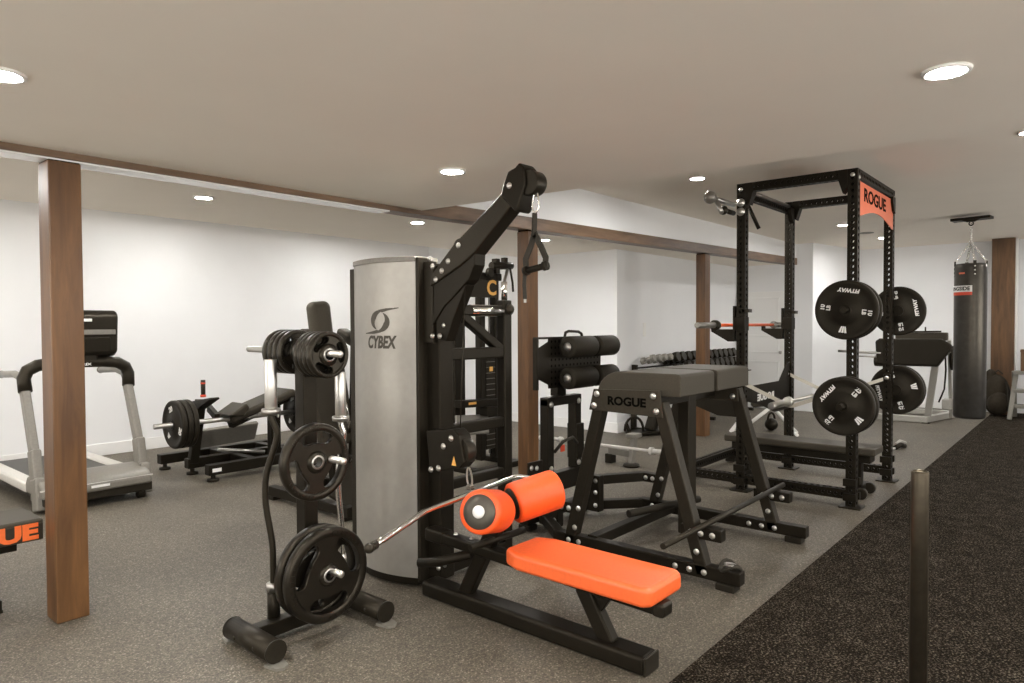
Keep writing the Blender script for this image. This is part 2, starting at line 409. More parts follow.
MB().box((13.6, 1.05, .012), (13.9, 1.36, 2.855)).build('cladding', 'plywood', o, bevel=.004)
MB().box((13.7, 1.03, .012), (13.9, 1.05, 2.855)).build('side_trim', 'base', o)

# ------------------------------------------------------------------ ceiling lights
def light(x, y, z, label):
    o = thing('ceiling_light', (x, y, z-.012), label, 'light', 'recessed ceiling lights')
    MB().lathe([(.078, .012), (.076, .003), (.070, 0), (.062, .001), (.060, .006)], (x, y, z-.012), (0, 0, 1), 32).build('trim_ring', 'white', o)
    MB().lathe([(.060, 0), (.060, .004)], (x, y, z-.007), (0, 0, 1), 32).build('lamp_disc', lamp, o)
for x, y, z, t in (
    (2.79, 2.82, 2.38, 'recessed light in the lowered ceiling above the big cable machine'),
    (2.83, .42, 2.38, 'large recessed light at the upper right of the lowered ceiling'),
    (.69, 2.91, 2.38, 'recessed light cut by the left edge of the photo'),
    (2.62, 5.46, 2.53, 'recessed light in the soffit just right of the nearest post'),
    (4.66, 5.21, 2.53, 'recessed light in the soffit seen just above the silver machine housing'),
    (6.65, 5.15, 2.53, 'recessed light in the soffit seen behind the hanging strap handle'),
    (6.05, 2.88, 2.86, 'recessed light in the high ceiling left of the power rack'),
    (10.26, 2.73, 2.86, 'recessed light in the high ceiling left of the front rack upright'),
    (12.24, 2.66, 2.86, 'recessed light under the arched orange plate of the power rack'),
    (6.17, .40, 2.86, 'recessed light cut by the right edge of the photo'),
    (.69, .45, 2.38, 'recessed light in the lowered ceiling above the camera'),
    (-1.4, .45, 2.38, 'recessed light behind the camera on the turf side'),
    (-1.4, 2.9, 2.38, 'recessed light behind the camera on the rubber floor side'),
    (.6, 5.6, 2.53, 'recessed light in the soffit left of the photo'),
    (1.2, 7.7, 2.86, 'recessed light above the treadmill'),
    (3.6, 7.7, 2.86, 'recessed light above the hip thrust machine'),
    (6.0, 7.7, 2.86, 'recessed light in the far left corner'),
    (10.3, -.4, 2.86, 'recessed light over the far end of the turf'),
    (12.5, .1, 2.86, 'recessed light beside the wood pillar'),
    (2.8, -1.9, 2.38, 'recessed light over the turf near the right wall')):
    light(x, y, z, t)
o = thing('ceiling_vent', (11.4, 2.70, 2.852), 'small grey round ceiling vent seen through the power rack', 'vent')
MB().lathe([(.10, .008), (.10, .002), (.07, 0), (.065, .005), (.04, .001), (.035, .005), (0, .001)], (11.4, 2.70, 2.851), (0, 0, 1), 24).build('grille', 'greypaint', o)
o = thing('light_switch', (8.9, 5.058, 1.1), 'white switch plate on the alcove wall', 'switch')
MB().box((8.86, 5.05, 1.32), (8.94, 5.06, 1.52)).build('plate', 'white', o, bevel=.003)
MB().box((8.885, 5.045, 1.38), (8.915, 5.052, 1.46)).build('rocker', 'base', o, bevel=.002)

# ------------------------------------------------------------------ big cable machine with the silver housing
cm = thing('cable_machine', (2.68, 2.9, 0), 'tall cable machine with curved silver housing and an orange bench in front', 'gym machine')
vc, hw = 3.237, .283
def arc(off, n=22):
    return [(2.625-.075*(1-((vc+hw*(1-2*i/n)-vc)/hw)**2)+off, vc+hw*(1-2*i/n)) for i in range(n+1)]
out, inn = arc(0), arc(.012)
poly = out+[p for p in reversed(inn)]
pn = MB()
n = len(out)
for z0, z1, tgt in ((.055, 1.862, pn),):
    vs = [(p[0], p[1], z0) for p in out]+[(p[0], p[1], z1) for p in out]
    pn.add(vs, [(i, i+1, n+i+1, n+i) for i in range(n-1)], True)
    vs = [(p[0], p[1], z0) for p in inn]+[(p[0], p[1], z1) for p in inn]
    pn.add(vs, [(i+1, i, n+i, n+i+1) for i in range(n-1)], True)
    for q, e in ((0, z0), (1, z1)):
        vs = [(p[0], p[1], e) for p in out]+[(p[0], p[1], e) for p in inn]
        pn.add(vs, [(i, i+1, n+i+1, n+i) for i in range(n-1)])
sh = tag(pn.build('housing_panel', 'silver', cm), 'curved brushed silver front panel')
# emblem and name on the panel
t = MB()
def swoosh(cx, cz, a, b, ang0, ang1, w0, w1, n=20):
    po, pi = [], []
    for i in range(n+1):
        k = i/n; an = ang0+(ang1-ang0)*k; w = w0+(w1-w0)*math.sin(k*PI)
        po.append((cx+a*math.cos(an), cz+b*math.sin(an))); pi.append((cx+(a-w)*math.cos(an), cz+(b-w)*math.sin(an)))
    return po, pi
xl, yl = V((0, -1, 0)), V((0, 0, 1))
LO = V((2.545, 3.185, 1.525))
for (cx, cz, a, b, g0, g1) in ((-.002, .006, .074, .058, math.radians(70), math.radians(250)), (.002, -.006, .074, .058, math.radians(-110), math.radians(70))):
    po, pi = swoosh(cx, cz, a, b, g0, g1, .004, .042)
    m = len(po); vs = [LO+xl*p[0]+yl*p[1] for p in po]+[LO+xl*p[0]+yl*p[1] for p in pi]
    t.add(vs, [(i, i+1, m+i+1, m+i) for i in range(m-1)])
t.prism([(-.01, .066), (.05, .074), (.135, .078), (.135, .073), (.06, .060), (.02, .050)], LO, xl, yl, .001)
t.prism([(.01, -.066), (-.05, -.074), (-.13, -.074), (-.13, -.069), (-.06, -.058), (-.02, -.050)], LO, xl, yl, .001)
t.text('CYBEX', .098, LO+V((0, 0, -.125)), xl, yl, .002, .72, .004, .18)
t.v = [(2.625-.075*(1-((p[1]-vc)/hw)**2)-.0012-(2.545-p[0])*.3, p[1], p[2]) for p in t.v]
t.build('lettering', 'logodark', sh)
hs = MB()
hs.prism([(p[0]-.008, p[1]) for p in out]+[(2.80, 2.954), (2.80, 3.52)], (0, 0, 1.862), (1, 0, 0), (0, 1, 0), .03)
hs.build('top_cap', 'greyplastic', cm, bevel=.003)
hs = MB(); hs.prism([(p[0]+.004, p[1]) for p in out]+[(2.80, 2.954), (2.80, 3.52)], (0, 0, .012), (1, 0, 0), (0, 1, 0), .05)
hs.build('base_skirt', 'black', cm, bevel=.003)
MB().box((2.628, 2.935, .03), (2.73, 2.958, 1.885)).build('edge_strip', 'satin', cm, bevel=.004)
MB().box((2.625, 3.522, .06), (2.74, 3.565, 1.85)).build('edge_strip', 'satin', cm, bevel=.004)
MB().box((2.66, 2.96, .02), (2.85, 3.52, 1.862)).build('stack_shroud', 'satin', cm, bevel=.004)
MB().box((2.695, 2.835, .05), (2.805, 2.955, 1.84)).build('front_post', 'black', cm, bevel=.008)
MB().box((2.67, 2.86, 1.40), (2.70, 2.95, 1.86)).build('post_plate', 'satin', cm, bevel=.003)
bx, by = V((0, -1, 0)), V((0, 0, 1))
def vz(pts): return [(-p[0], p[1]) for p in pts]
arm = MB().prism(vz([(2.87, 1.715), (2.855, 1.785), (2.68, 1.938), (2.32, 2.178), (2.245, 2.115), (2.525, 1.88), (2.63, 1.82)]), (2.755, 0, 0), bx, by, .10)
arm = arm.build('pulley_arm', 'satin', cm, bevel=.008)
MB().prism(vz([(2.85, 1.74), (2.86, 1.50), (2.77, 1.60), (2.68, 1.665), (2.575, 1.745), (2.535, 1.82), (2.527, 1.90), (2.6, 1.87)]), (2.752, 0, 0), bx, by, .085).build('arm_gusset', 'black', cm, bevel=.005)
MB().prism(vz([(2.84, 1.56), (2.84, 1.42), (2.76, 1.41), (2.70, 1.54), (2.60, 1.72), (2.68, 1.70)]), (2.745, 0, 0), bx, by, .07).build('arm_bracket', 'black', cm, bevel=.005)
hd = MB().prism(vz([(2.235+(a-2.235)*.88, 2.19+(b_-2.19)*.88) for a, b_ in ((2.345, 2.15), (2.33, 2.205), (2.29, 2.285), (2.235, 2.30), (2.205, 2.325), (2.17, 2.29), (2.16, 2.20), (2.215, 2.06), (2.235, 2.045), (2.26, 2.07))]), (2.762, 0, 0), bx, by, .115)
hd.build('arm_head', 'black', cm, bevel=.012, seg=3)
MB().cyl((2.665, 2.165, 2.205), (2.745, 2.165, 2.205), .062, n=28).build('head_pulley', 'darkplastic', cm, bevel=.006)
MB().cyl((2.685, 2.665, 1.925), (2.735, 2.665, 1.925), .048, n=24).build('arm_pulley', 'darkplastic', cm, bevel=.005)
for p in ((2.647, 2.27, 2.2), (2.655, 2.64, 1.93), (2.655, 2.72, 1.85), (2.655, 2.82, 1.755), (2.655, 2.77, 1.80), (2.665, 2.855, 1.83), (2.665, 2.875, 1.875), (2.68, 2.78, 1.50), (2.665, 2.86, 1.44), (2.665, 2.80, 1.44), (2.69, 2.85, .28), (2.69, 2.85, .12), (2.69, 2.80, .15)):
    bolt(cm, p, (-1, 0, 0), .013, .009)
lb = MB().prism(vz([(2.86, .91), (2.645, .94), (2.60, .91), (2.565, .77), (2.60, .735), (2.83, .68)]), (2.70, 0, 0), bx, by, .09).build('low_pulley_bracket', 'black', cm, bevel=.006)
MB().cyl((2.625, 2.62, .82), (2.69, 2.62, .82), .075, n=26).build('low_pulley', 'darkplastic', cm, bevel=.004)
for p in ((2.61, 2.72, .84), (2.61, 2.66, .89), (2.61, 2.82, .70), (2.61, 2.76, .715)): bolt(cm, p, (-1, 0, 0), .014, .01)
MB().prism([(0, 0), (.034, 0), (.017, .05)], (2.609, 2.655, .745), bx, by, .002).build('warning_sticker', 'yellow', cm)
MB().tube([(2.66, 2.60, 1.70), (2.66, 2.625, 1.2), (2.66, 2.64, .94)], .0035, 8).build('cable', 'satin', cm)
# rear frame of the same machine
MB().box((3.345, 2.915, .03), (3.42, 2.985, 1.66)).build('rear_upright', 'black', cm, bevel=.008)
MB().box((3.335, 2.905, 0), (3.43, 2.995, .03)).build('rear_foot', 'rubber', cm, bevel=.004)
for z, r in ((1.59, .032), (1.325, .036), (.875, .034), (.55, .030)):
    MB().bar((2.80, 2.95, z), (3.345, 2.95, z), .06, r*2).build('cross_tube', 'black', cm, bevel=.01)
MB().cyl((3.06, 2.95, 1.59), (3.345, 2.95, 1.59), .036).build('chrome_sleeve', 'chrome', cm)
MB().bar((2.97, 2.95, 1.57), (3.36, 2.95, 1.33), .055, .055).build('diagonal_brace', 'black', cm, bevel=.008)
MB().bar((2.80, 2.95, .06), (3.36, 2.95, .06), .07, .07).build('floor_tube', 'black', cm, bevel=.008)
MB().cyl((3.385, 2.95, 1.66), (3.385, 2.95, 1.78), .02).build('upright_pin', 'chrome', cm)
bolt(cm, (3.385, 2.905, 1.6), (0, -1, 0), .03, .02, 'satin', 'adjusting_knob')
# bench
sf = MB().bar((2.615, 2.85, .045), (2.615, 1.455, .045), .125, .085).build('floor_tube', 'black', cm, bevel=.02, seg=3)
MB().bar((2.615, 1.458, .045), (2.615, 1.446, .045), .122, .082).build('tube_end_cap', 'darkplastic', cm, bevel=.02, seg=3)
MB().bar((2.615, 2.84, .345), (2.615, 2.70, .342), .085, .07).bar((2.615, 2.74, .342), (2.615, 1.40, .30), .075, .06).build('seat_beam', 'black', cm, bevel=.012, seg=3)
MB().bar((2.615, 1.37, .298), (2.615, 1.43, .30), .09, .062).build('beam_end_cap', 'darkplastic', cm, bevel=.015, seg=3)
MB().bar((2.615, 1.66, .07), (2.615, 1.80, .30), .06, .08, (0, 1, 0)).build('seat_leg', 'black', cm, bevel=.01)
MB().prism(vz([(1.745, .30), (1.64, .30), (1.66, .26), (1.715, .18)]), (2.63, 0, 0), bx, by, .03).build('leg_gusset', 'black', cm, bevel=.003)
MB().bar((2.615, 2.56, .07), (2.615, 2.28, .585), .06, .08, (0, 1, 0)).build('roller_post', 'black', cm, bevel=.01)
MB().tube([(2.50, 2.80, .21), (2.53, 2.68, .235), (2.60, 2.5, .30)], .026, 14).build('foot_lever', 'black', cm)
MB().cyl((2.44, 2.36, .40), (2.79, 2.30, .42), .018).build('adjusting_pin', 'black', cm)
for y in (2.62, 2.50): bolt(cm, (2.60, y, .377), (0, 0, 1), .010, .012)
pad = MB().prism([(2.478+.03, 1.385), (2.795-.03, 1.385), (2.795, 1.42), (2.80, 2.10), (2.76, 2.20), (2.52, 2.20), (2.48, 2.10), (2.475, 1.42)], (0, 0, .33), (1, 0, 0), (0, 1, 0), .085)
tag(pad.build('seat_pad', 'orange', cm, bevel=.026, seg=5), 'long orange vinyl seat pad')
def roller(a, b, r, foam, cap, parent, hole=.03):
    a, b = V(a), V(b); L = (b-a).length
    ro = MB().lathe([(r*.62, 0), (r*.9, 0), (r*.98, .008), (r, .02), (r, L-.02), (r*.98, L-.008), (r*.9, L), (r*.62, L)], a, b-a, 36).build('foam_roller', foam, parent)
    MB().lathe([(r*.78, .0), (r*.76, -.006), (r*.4, -.009), (0, -.009)], a, b-a, 28).build('end_cap', cap, ro)
    MB().lathe([(r*.78, L), (r*.76, L+.006), (0, L+.008)], a, b-a, 28).build('end_cap', cap, ro)
    MB().lathe([(hole, -.008), (hole, -.014), (hole*.8, -.018), (0, -.018)], a, b-a, 20).build('hub_cap', 'white', ro)
roller((2.345, 2.205, .625), (2.555, 2.285, .572), .105, 'orangefoam', 'endcap', cm)
roller((2.695, 2.30, .578), (2.93, 2.195, .628), .105, 'orangefoam', 'darkplastic', cm)
MB().cyl((2.52, 2.29, .575), (2.74, 2.29, .58), .03).build('roller_axle', 'satin', cm)

# lat bar hanging from the low pulley, and the strap handle hanging from the arm
def carabiner(top, bot, parent, w=.022, r=.005, name='carabiner'):
    top, bot = V(top), V(bot); d = bot-top; s = V((.3, -.95, 0)).normalized(); P = []
    for i in range(20):
        a = 2*PI*i/20; P.append((top+bot)/2-d*.5*math.cos(a)+s*(w*math.sin(a)*(1-.25*math.cos(a))))
    return MB().tube(P, r, 8, True).build(name, 'chrome', parent)
lbz = .64
lbar = thing('lat_bar', (2.57, 2.48, .64), 'chrome lat bar with bent ends hanging from the low pulley above the orange rollers', 'bar')
MB().tube([(1.76, 2.255, .60), (1.82, 2.27, .605), (2.09, 2.345, .636), (2.14, 2.36, .64), (2.19, 2.37, .641), (2.93, 2.508, .641), (2.985, 2.515, .64), (3.02, 2.48, .632), (3.12, 2.40, .605)], .0145, 16).build('shaft', 'chrome', lbar)
MB().tube([(1.74, 2.248, .598), (1.78, 2.26, .60)], .019, 14).build('end_cap', 'darkplastic', lbar)
MB().sphere((1.737, 2.247, .598), .022).build('end_ball', 'darkplastic', lbar)
MB().box((2.555, 2.465, .645), (2.585, 2.495, .672)).build('hanging_eye', 'chrome', lbar, bevel=.004)
carabiner((2.63, 2.55, .745), (2.572, 2.482, .662), lbar, .014, .006)
sh_ = thing('strap_handle', (2.70, 2.15, 1.6), 'black strap handle hanging on a carabiner from the top of the cable arm', 'handle')
carabiner((2.70, 2.142, 2.165), (2.70, 2.147, 2.055), sh_, .016)
MB().tube([(2.70, 2.150, 2.055), (2.70, 2.152, 1.99), (2.70, 2.155, 1.945)], .01, flat=(.010, .03)).build('upper_strap', 'blackstrap', sh_)
for yy in (2.205, 2.085):
    MB().tube([(2.70, 2.153, 1.955), (2.70, 2.145+(yy-2.145)*.45, 1.90), (2.70, yy+(.004 if yy > 2.1 else -.004), 1.83), (2.70, yy, 1.785)], .01, flat=(.008, .032)).build('side_strap', 'blackstrap', sh_)
MB().cyl((2.70, 2.205, 1.772), (2.70, 2.085, 1.790), .0165).cyl((2.70, 2.216, 1.770), (2.70, 2.196, 1.774), .024).cyl((2.70, 2.094, 1.789), (2.70, 2.074, 1.792), .024).build('grip', 'foam', sh_)
MB().tube([(2.695, 2.21, 1.77), (2.695, 2.215, 1.70), (2.695, 2.21, 1.63)], .01, flat=(.006, .024)).build('strap_tail', 'blackstrap', sh_)
MB().box((2.692, 2.205, 1.612), (2.70, 2.217, 1.63)).build('strap_tip', 'capgrey', sh_)

# ------------------------------------------------------------------ power rack
U0, U1, W0, W1, HT, PW = 6.017, 7.248, 1.492, 2.41, 2.743, .0762
rk = thing('power_rack', ((U0+U1)/2, (W0+W1)/2, 0), 'tall black power rack with hole-punched uprights and an orange top plate', 'power rack')
cu = {}
for nm, u in (('f', U0), ('b', U1)):
    for sd, w in (('r', W0), ('l', W1)):
        cu[nm+sd] = (u+PW/2, w+PW/2)
        MB().holed((u+PW/2, w+PW/2, .012), (u+PW/2, w+PW/2, HT), PW).build('upright', 'black', rk)
        MB().prism([(-.075, -.085), (.075, -.085), (.085, -.075), (.085, .075), (.075, .085), (-.075, .085), (-.085, .075), (-.085, -.075)], (u+PW/2, w+PW/2, 0), (1, 0, 0), (0, 1, 0), .012).build('foot_plate', 'satin', rk)
        for z in (.09, .21):
            for dx in (-.055, .055): MB().box((u+PW/2+dx-.02, w+PW/2-.05, z-.03), (u+PW/2+dx+.02, w+PW/2+.05, z+.03)).build('gusset', 'black', rk, bevel=.004)
        bolt(rk, (u-.001, w+PW/2, HT-.05), (-1, 0, 0), .014, .01); bolt(rk, (u+PW/2, w-.001, HT-.07), (0, -1, 0), .014, .01)
for u in (U0, U1):
    uc = u+PW/2
    MB().holed((uc, W0+PW, HT-.038), (uc, W1, HT-.038), PW, (0, 0, 1)).build('top_crossmember', 'black', rk)
    MB().holed((uc, W0+PW, .105), (uc, W1, .105), PW, (0, 0, 1)).build('base_crossmember', 'black', rk)
MB().holed((U0+PW, W0+PW/2, HT-.038), (U1, W0+PW/2, HT-.038), PW, (0, 0, 1)).build('top_crossmember', 'black', rk)
MB().cyl((U0+PW, W1+PW/2, HT-.045), (U1, W1+PW/2, HT-.045), .019).build('pull_up_bar', 'steel', rk)
MB().holed((U0+PW, W1+.055, HT-.09), (U1, W1+.055, HT-.09), .05, (0, 0, 1)).build('top_crossmember', 'black', rk)
for u, sg in ((U0+PW, 1), (U1, -1)):
    for w in (W0, W1):
        MB().prism([(0, 0), (sg*.10, 0), (sg*.10, -.05), (sg*.05, -.13), (0, -.15)], (u, w+PW/2-.02 if sg < 0 else w+PW/2+.02, HT-.075), (1, 0, 0), (0, 0, 1), .04*sg if sg > 0 else .04).build('corner_gusset', 'black', rk, bevel=.003)
for u in (U0, U1):
    for v0, v1 in ((W0+PW, W0+PW+.07), (W1-.07, W1)):
        MB().prism([(v0, 2.743), (v1, 2.743), (v1, 2.60) if v0 > 2 else (v1, 2.66), ((v0+v1)/2, 2.55), (v0, 2.60) if v0 < 2 else (v0, 2.66)], (u-.006, 0, 0), (0, 1, 0), (0, 0, 1), PW+.012).build('corner_bracket', 'black', rk, bevel=.003)
# orange plate with an arched lower edge
pts = [(0, 0), (.0, -.275)]+[(.03+.94*(i/16.), -.275+.075*math.sin(PI*i/16)) for i in range(17)]+[(1.0, -.275), (1.0, 0)]
L = U1-U0-PW
pl = MB().prism([(p[0]*L, p[1]*1.0) for p in pts], (U0+PW, W0+.006, 2.648), (1, 0, 0), (0, 0, 1), .006).build('name_plate', 'orangeplate', rk, bevel=.0015)
MB().text('ROGUE', .15, (U0+PW+L/2-.09, W0-.0005, 2.55), (1, 0, 0), (0, 0, 1), .002, 1.5, .004).build('lettering', 'letterdark', tag(pl, 'orange plate with dark lettering'))
# dark name plate at the back of the rack, its cut-out letters read from behind, the light through them painted white
npz = MB().prism([(0, .20), (.0, .06), (.35, .0), (.75, -.11), (1.155, -.11), (1.155, .36), (1.08, .36), (.86, .19), (.2, .19)], (U0+PW, W1+.03, .74), (1, 0, 0), (0, 0, 1), .01).build('rear_name_plate', 'black', rk, bevel=.002)
MB().text('ROGUE', .085, (U0+PW+.50, W1+.019, .805), (-1, 0, 0), (0, 0, 1), .0015, 1.5, .004).build('lettering', 'whitepaint', npz)
# side name plate on the rear extension
MB().holed((U0+PW/2, W1+PW, .105), (U0+PW/2, 3.02, .105), PW, (0, 0, 1)).build('base_extension', 'black', rk)
MB().holed((U1+PW/2, W1+PW, .105), (U1+PW/2, 3.02, .105), PW, (0, 0, 1)).build('base_extension', 'black', rk)
MB().holed((U0-.02, 3.058, .105), (U1+PW+.02, 3.058, .105), PW, (0, 0, 1)).build('rear_crossmember', 'black', rk)
for u in (U0+PW/2, U1+PW/2): MB().box((u-.05, 3.01, 0), (u+.05, 3.11, .067)).build('rear_foot', 'rubber', rk, bevel=.004)
sp = MB().prism([(0, .25), (0, -.06), (-.18, -.06), (-.60, .08), (-.60, .25)], (U0+.02, W1+PW, .72), (0, -1, 0), (0, 0, 1), .01).build('side_name_plate', 'black', rk, bevel=.002)
MB().text('ROGUE', .10, (U0+.0095, W1+PW+.33, .88), (0, -1, 0), (0, 0, 1), .0015, 1.5, .004).build('lettering', 'capgrey', sp)
MB().box((U0, 3.02, .145), (U0+.07, 3.09, .97)).build('rear_post', 'black', rk, bevel=.004)
# landmine socket on the rear corner
MB().box((U0-.03, 3.0, .15), (U0+.10, 3.11, .33)).build('landmine_bracket', 'black', rk, bevel=.006)
# ball grips and handles above the front left upright
for k, (z, r, x1) in enumerate(((2.565, .054, 5.53), (2.49, .040, 5.80))):
    MB().cyl((U0, W1+PW+.03, z), (x1+.05, W1+PW+.03, z), .022).build('grip_peg', 'steel' if k == 0 else 'black', rk)
    MB().sphere((x1, W1+PW+.03, z), r, 20, 14).build('ball_grip', 'capgrey' if k == 0 else 'satin', rk)
MB().cyl((5.62, W1+PW+.02, 2.56), (5.56, W1+PW-.06, 2.43), .019).build('cone_grip', 'steel', rk)
MB().cyl((U0+.16, W1+.05, 2.60), (U0+.22, W1-.04, 2.36), .017).build('hanging_grip', 'black', rk)
for z in (2.575, 2.495): bolt(rk, (U0-.002, W1+PW/2, z), (-1, 0, 0), .03, .03)
# j-cups
for u in (U0, U1):
    jc = MB().box((u-.012, W1+PW-.08, 1.44), (u+PW+.012, W1+PW+.012, 1.56)).box((u-.012, W1+PW+.012, 1.40), (u+PW+.012, W1+PW+.03, 1.66)).build('rack_hook', 'black', rk, bevel=.004)
    MB().prism([(0, 0), (-.20, 0), (-.20, .035), (-.22, .035), (-.22, -.02), (-.06, -.11), (0, -.11)], (u+PW, W1+PW+.02, 1.45), (0, -1, 0), (0, 0, 1), PW).build('cup_arm', 'black', jc, bevel=.004)
    MB().box((u, W1+.035, 1.60), (u+PW, W1-.035, 1.63)).build('locking_pin', 'darkplastic', jc)
# plate storage pegs
PEGS = [(U0, W0+.02, 1.605), (U0, W0+.05, .845), (U1, 1.465, 1.615), (U1, 1.475, .865)]
for i, (u, w, z) in enumerate(PEGS):
    lp = .30 if i in (0, 1) else .24; sg = -1 if i in (0, 1) else 1; ub = u if sg < 0 else u+PW
    MB().cyl((ub-.01*sg, w, z), (ub+lp*sg, w, z), .0245).lathe([(.05, 0), (.05, .012), (.024, .015)], (ub+.001*sg, w, z), (sg, 0, 0), 20).build('storage_peg', 'black', rk)

def bumper(u, w, z, wd, R, turn, label, lb, t=.05):
    o = thing('bumper_plate', (u, w, z), label, 'weight plate', 'bumper plates on the power rack')
    MB().lathe([(.0255, 0), (.045, -.004), (.055, .004), (.10, .006), (.103, .010), (R*.80, .010), (R*.84, .004), (R*.95, 0), (R*.985, .004), (R, .012),
                (R, t-.012), (R*.985, t-.004), (R*.95, t), (R*.84, t-.004), (R*.80, t-.01), (.10, t-.01), (.05, t), (.0255, t), (.0255, 0)], (u, w, z), (1, 0, 0), 56).build('plate_body', 'rubber', o)
    MB().lathe([(.045, -.0045), (.036, -.006), (.0255, -.005), (.0255, .0)], (u, w, z), (1, 0, 0), 28).build('hub_ring', 'satin', o)
    for txt, an, sz, sx in (('FITWAY', 0, .041, 1.05), (lb[0], 90, .050, .95), (lb[1], 270, .050, .95)):
        a = math.radians(an+turn); rad = R*.66
        rx = V((0, -1, 0))*math.cos(a)+V((0, 0, 1))*math.sin(a); ry = V((0, 1, 0))*math.sin(a)+V((0, 0, 1))*math.cos(a)
        c = V((u+.0095, w, z))+ry*rad
        tb = MB()
        if txt == 'FITWAY': tb.text(txt, sz, V((u+.0095, w, z))-ry*rad, rx, ry, .002, sx, .002, .15)
        else:
            tb.text(txt, sz, c+ry*.022, rx, ry, .002, sx, .002); tb.text('LB', sz*.8, c-ry*.024, rx, ry, .002, sx, .002)
        tb.build('lettering', 'whitepaint', o)
    a = math.radians(turn); rx = V((0, -1, 0))*math.cos(a)+V((0, 0, 1))*math.sin(a); ry = V((0, 1, 0))*math.sin(a)+V((0, 0, 1))*math.cos(a)
    c = V((u+.0095, w, z))+ry*R*.66
    tb = MB()
    for k in (-1, 0, 1): tb.prism([(k*.022-.008, .026-abs(k)*.0), (k*.022+.008, .026), (k*.012+.004, -.024), (k*.012-.006, -.024)], c, rx, ry, .0015)
    tb.build('emblem', 'whitepaint', o)
RP = .232
bumper(U0-.245, W0+.02, 1.605-.001, 1, RP, 172, 'bumper plate marked 10 hanging high on the near right rack upright, outer of two', ('10', '10'))
bumper(U0-.14, W0+.02, 1.605-.001, 1, RP, 40, 'bumper plate tucked behind the outer one high on the near right rack upright', ('10', '10'), .045)
bumper(U0-.20, W0+.05, .845, 1, RP, 229, 'bumper plate marked 25 hanging low on the near right rack upright, outer of two', ('25', '25'), .06)
bumper(U0-.10, W0+.05, .845, 1, RP, 80, 'bumper plate behind the outer low one on the near right rack upright', ('25', '25'), .06)
bumper(U1+PW+.03, 1.465, 1.614, 1, RP, 100, 'bumper plate hanging high on the far right rack upright', ('10', '10'))
bumper(U1+PW+.03, 1.475, .864, 1, RP, 285, 'bumper plate hanging low on the far right rack upright, outer of two', ('25', '25'), .06)
bumper(U1+PW+.10, 1.475, .864, 1, RP, 10, 'bumper plate behind the outer low one on the far right rack upright', ('25', '25'), .06)

def barbell(p, length_dir, L, label, shaft='steel', sleeve='steel', Ls=.415, z=0, name='barbell', group=None, sl_r=.025):
    p = V(p); d = V(length_dir).normalized()
    o = thing(name, p+d*(L/2), label, 'barbell', group)
    for a, s in ((0, 1), (L, -1)):
        q = p+d*a; e = d*s
        MB().lathe([(sl_r*.8, 0), (sl_r, .004), (sl_r, Ls-.02)], q, e, 24).build('sleeve', sleeve, o)
        MB().lathe([(sl_r, Ls-.04), (sl_r*1.5, Ls-.04), (sl_r*1.5, Ls-.005), (.016, Ls)], q, e, 24).build('collar', sleeve, o)
    MB().cyl(p+d*(Ls-.01), p+d*(L-Ls+.01), .0145).build('shaft', shaft, o)
    return o
bb = barbell((5.46, 2.60, 1.488), (1, .0, 0), 2.2, 'barbell with an orange shaft resting on the rack hooks', 'orangebar', 'capgrey')
c = MB().lathe([(.027, 0), (.045, 0), (.045, .045), (.027, .045)], (5.80, 2.60, 1.488), (1, 0, 0), 22).build('spring_clip', 'darkplastic', bb)
barbell((5.54, 2.0, .840), (1, -.0, 0), 2.2, 'silver barbell lying low across the webbing straps inside the power rack', 'polished', 'polished', sl_r=.029)
for u, t in ((U0, 'khaki safety strap slung across the near side of the power rack'), (U1, 'khaki safety strap slung across the far side of the power rack')):
    o = thing('safety_strap', (u+PW/2, (W0+W1)/2, .95), t, 'strap', 'safety straps of the power rack')
    uu = u-.02
    P = [(uu, W1+.03, .985), (uu, 2.03, .805), (uu, 2.0, .800), (uu, 1.97, .805), (uu, W0+.03, .985)]
    MB().tube(P, .01, flat=(.006, .032)).build('webbing', 'strap', o)
    for w in (W1+.035, W0+.035):
        br = MB().box((u-.03, w-.03, .955), (u, w+.03, 1.02)).build('bracket', 'black', o, bevel=.004)
        bolt(br, (u-.03, w, .985), (-1, 0, 0), .016, .012)

# flat bench inside the rack
bn = thing('flat_bench', (6.55, 2.1, 0), 'long low black flat bench standing inside the power rack', 'bench')
MB().box((6.36, 1.43, .375), (6.66, 2.75, .44)).build('pad', 'greyvinyl', bn, bevel=.014, seg=3)
MB().box((6.43, 1.48, .30), (6.59, 2.70, .374)).build('frame_rail', 'black', bn, bevel=.006)
for y in (1.60, 2.60):
    MB().box((6.47, y-.04, .06), (6.55, y+.04, .30)).build('leg', 'black', bn, bevel=.005)
    MB().box((6.27, y-.04, .02), (6.75, y+.04, .085)).build('foot_bar', 'black', bn, bevel=.006)
for x in (6.38, 6.66):
    MB().cyl((x-.025, 1.535, .048), (x+.025, 1.535, .048), .048, n=24).build('wheel', 'darkplastic', bn, bevel=.006)
for x in (6.30, 6.72): MB().box((x-.03, 2.56, 0), (x+.03, 2.64, .02)).build('rubber_foot', 'rubber', bn)

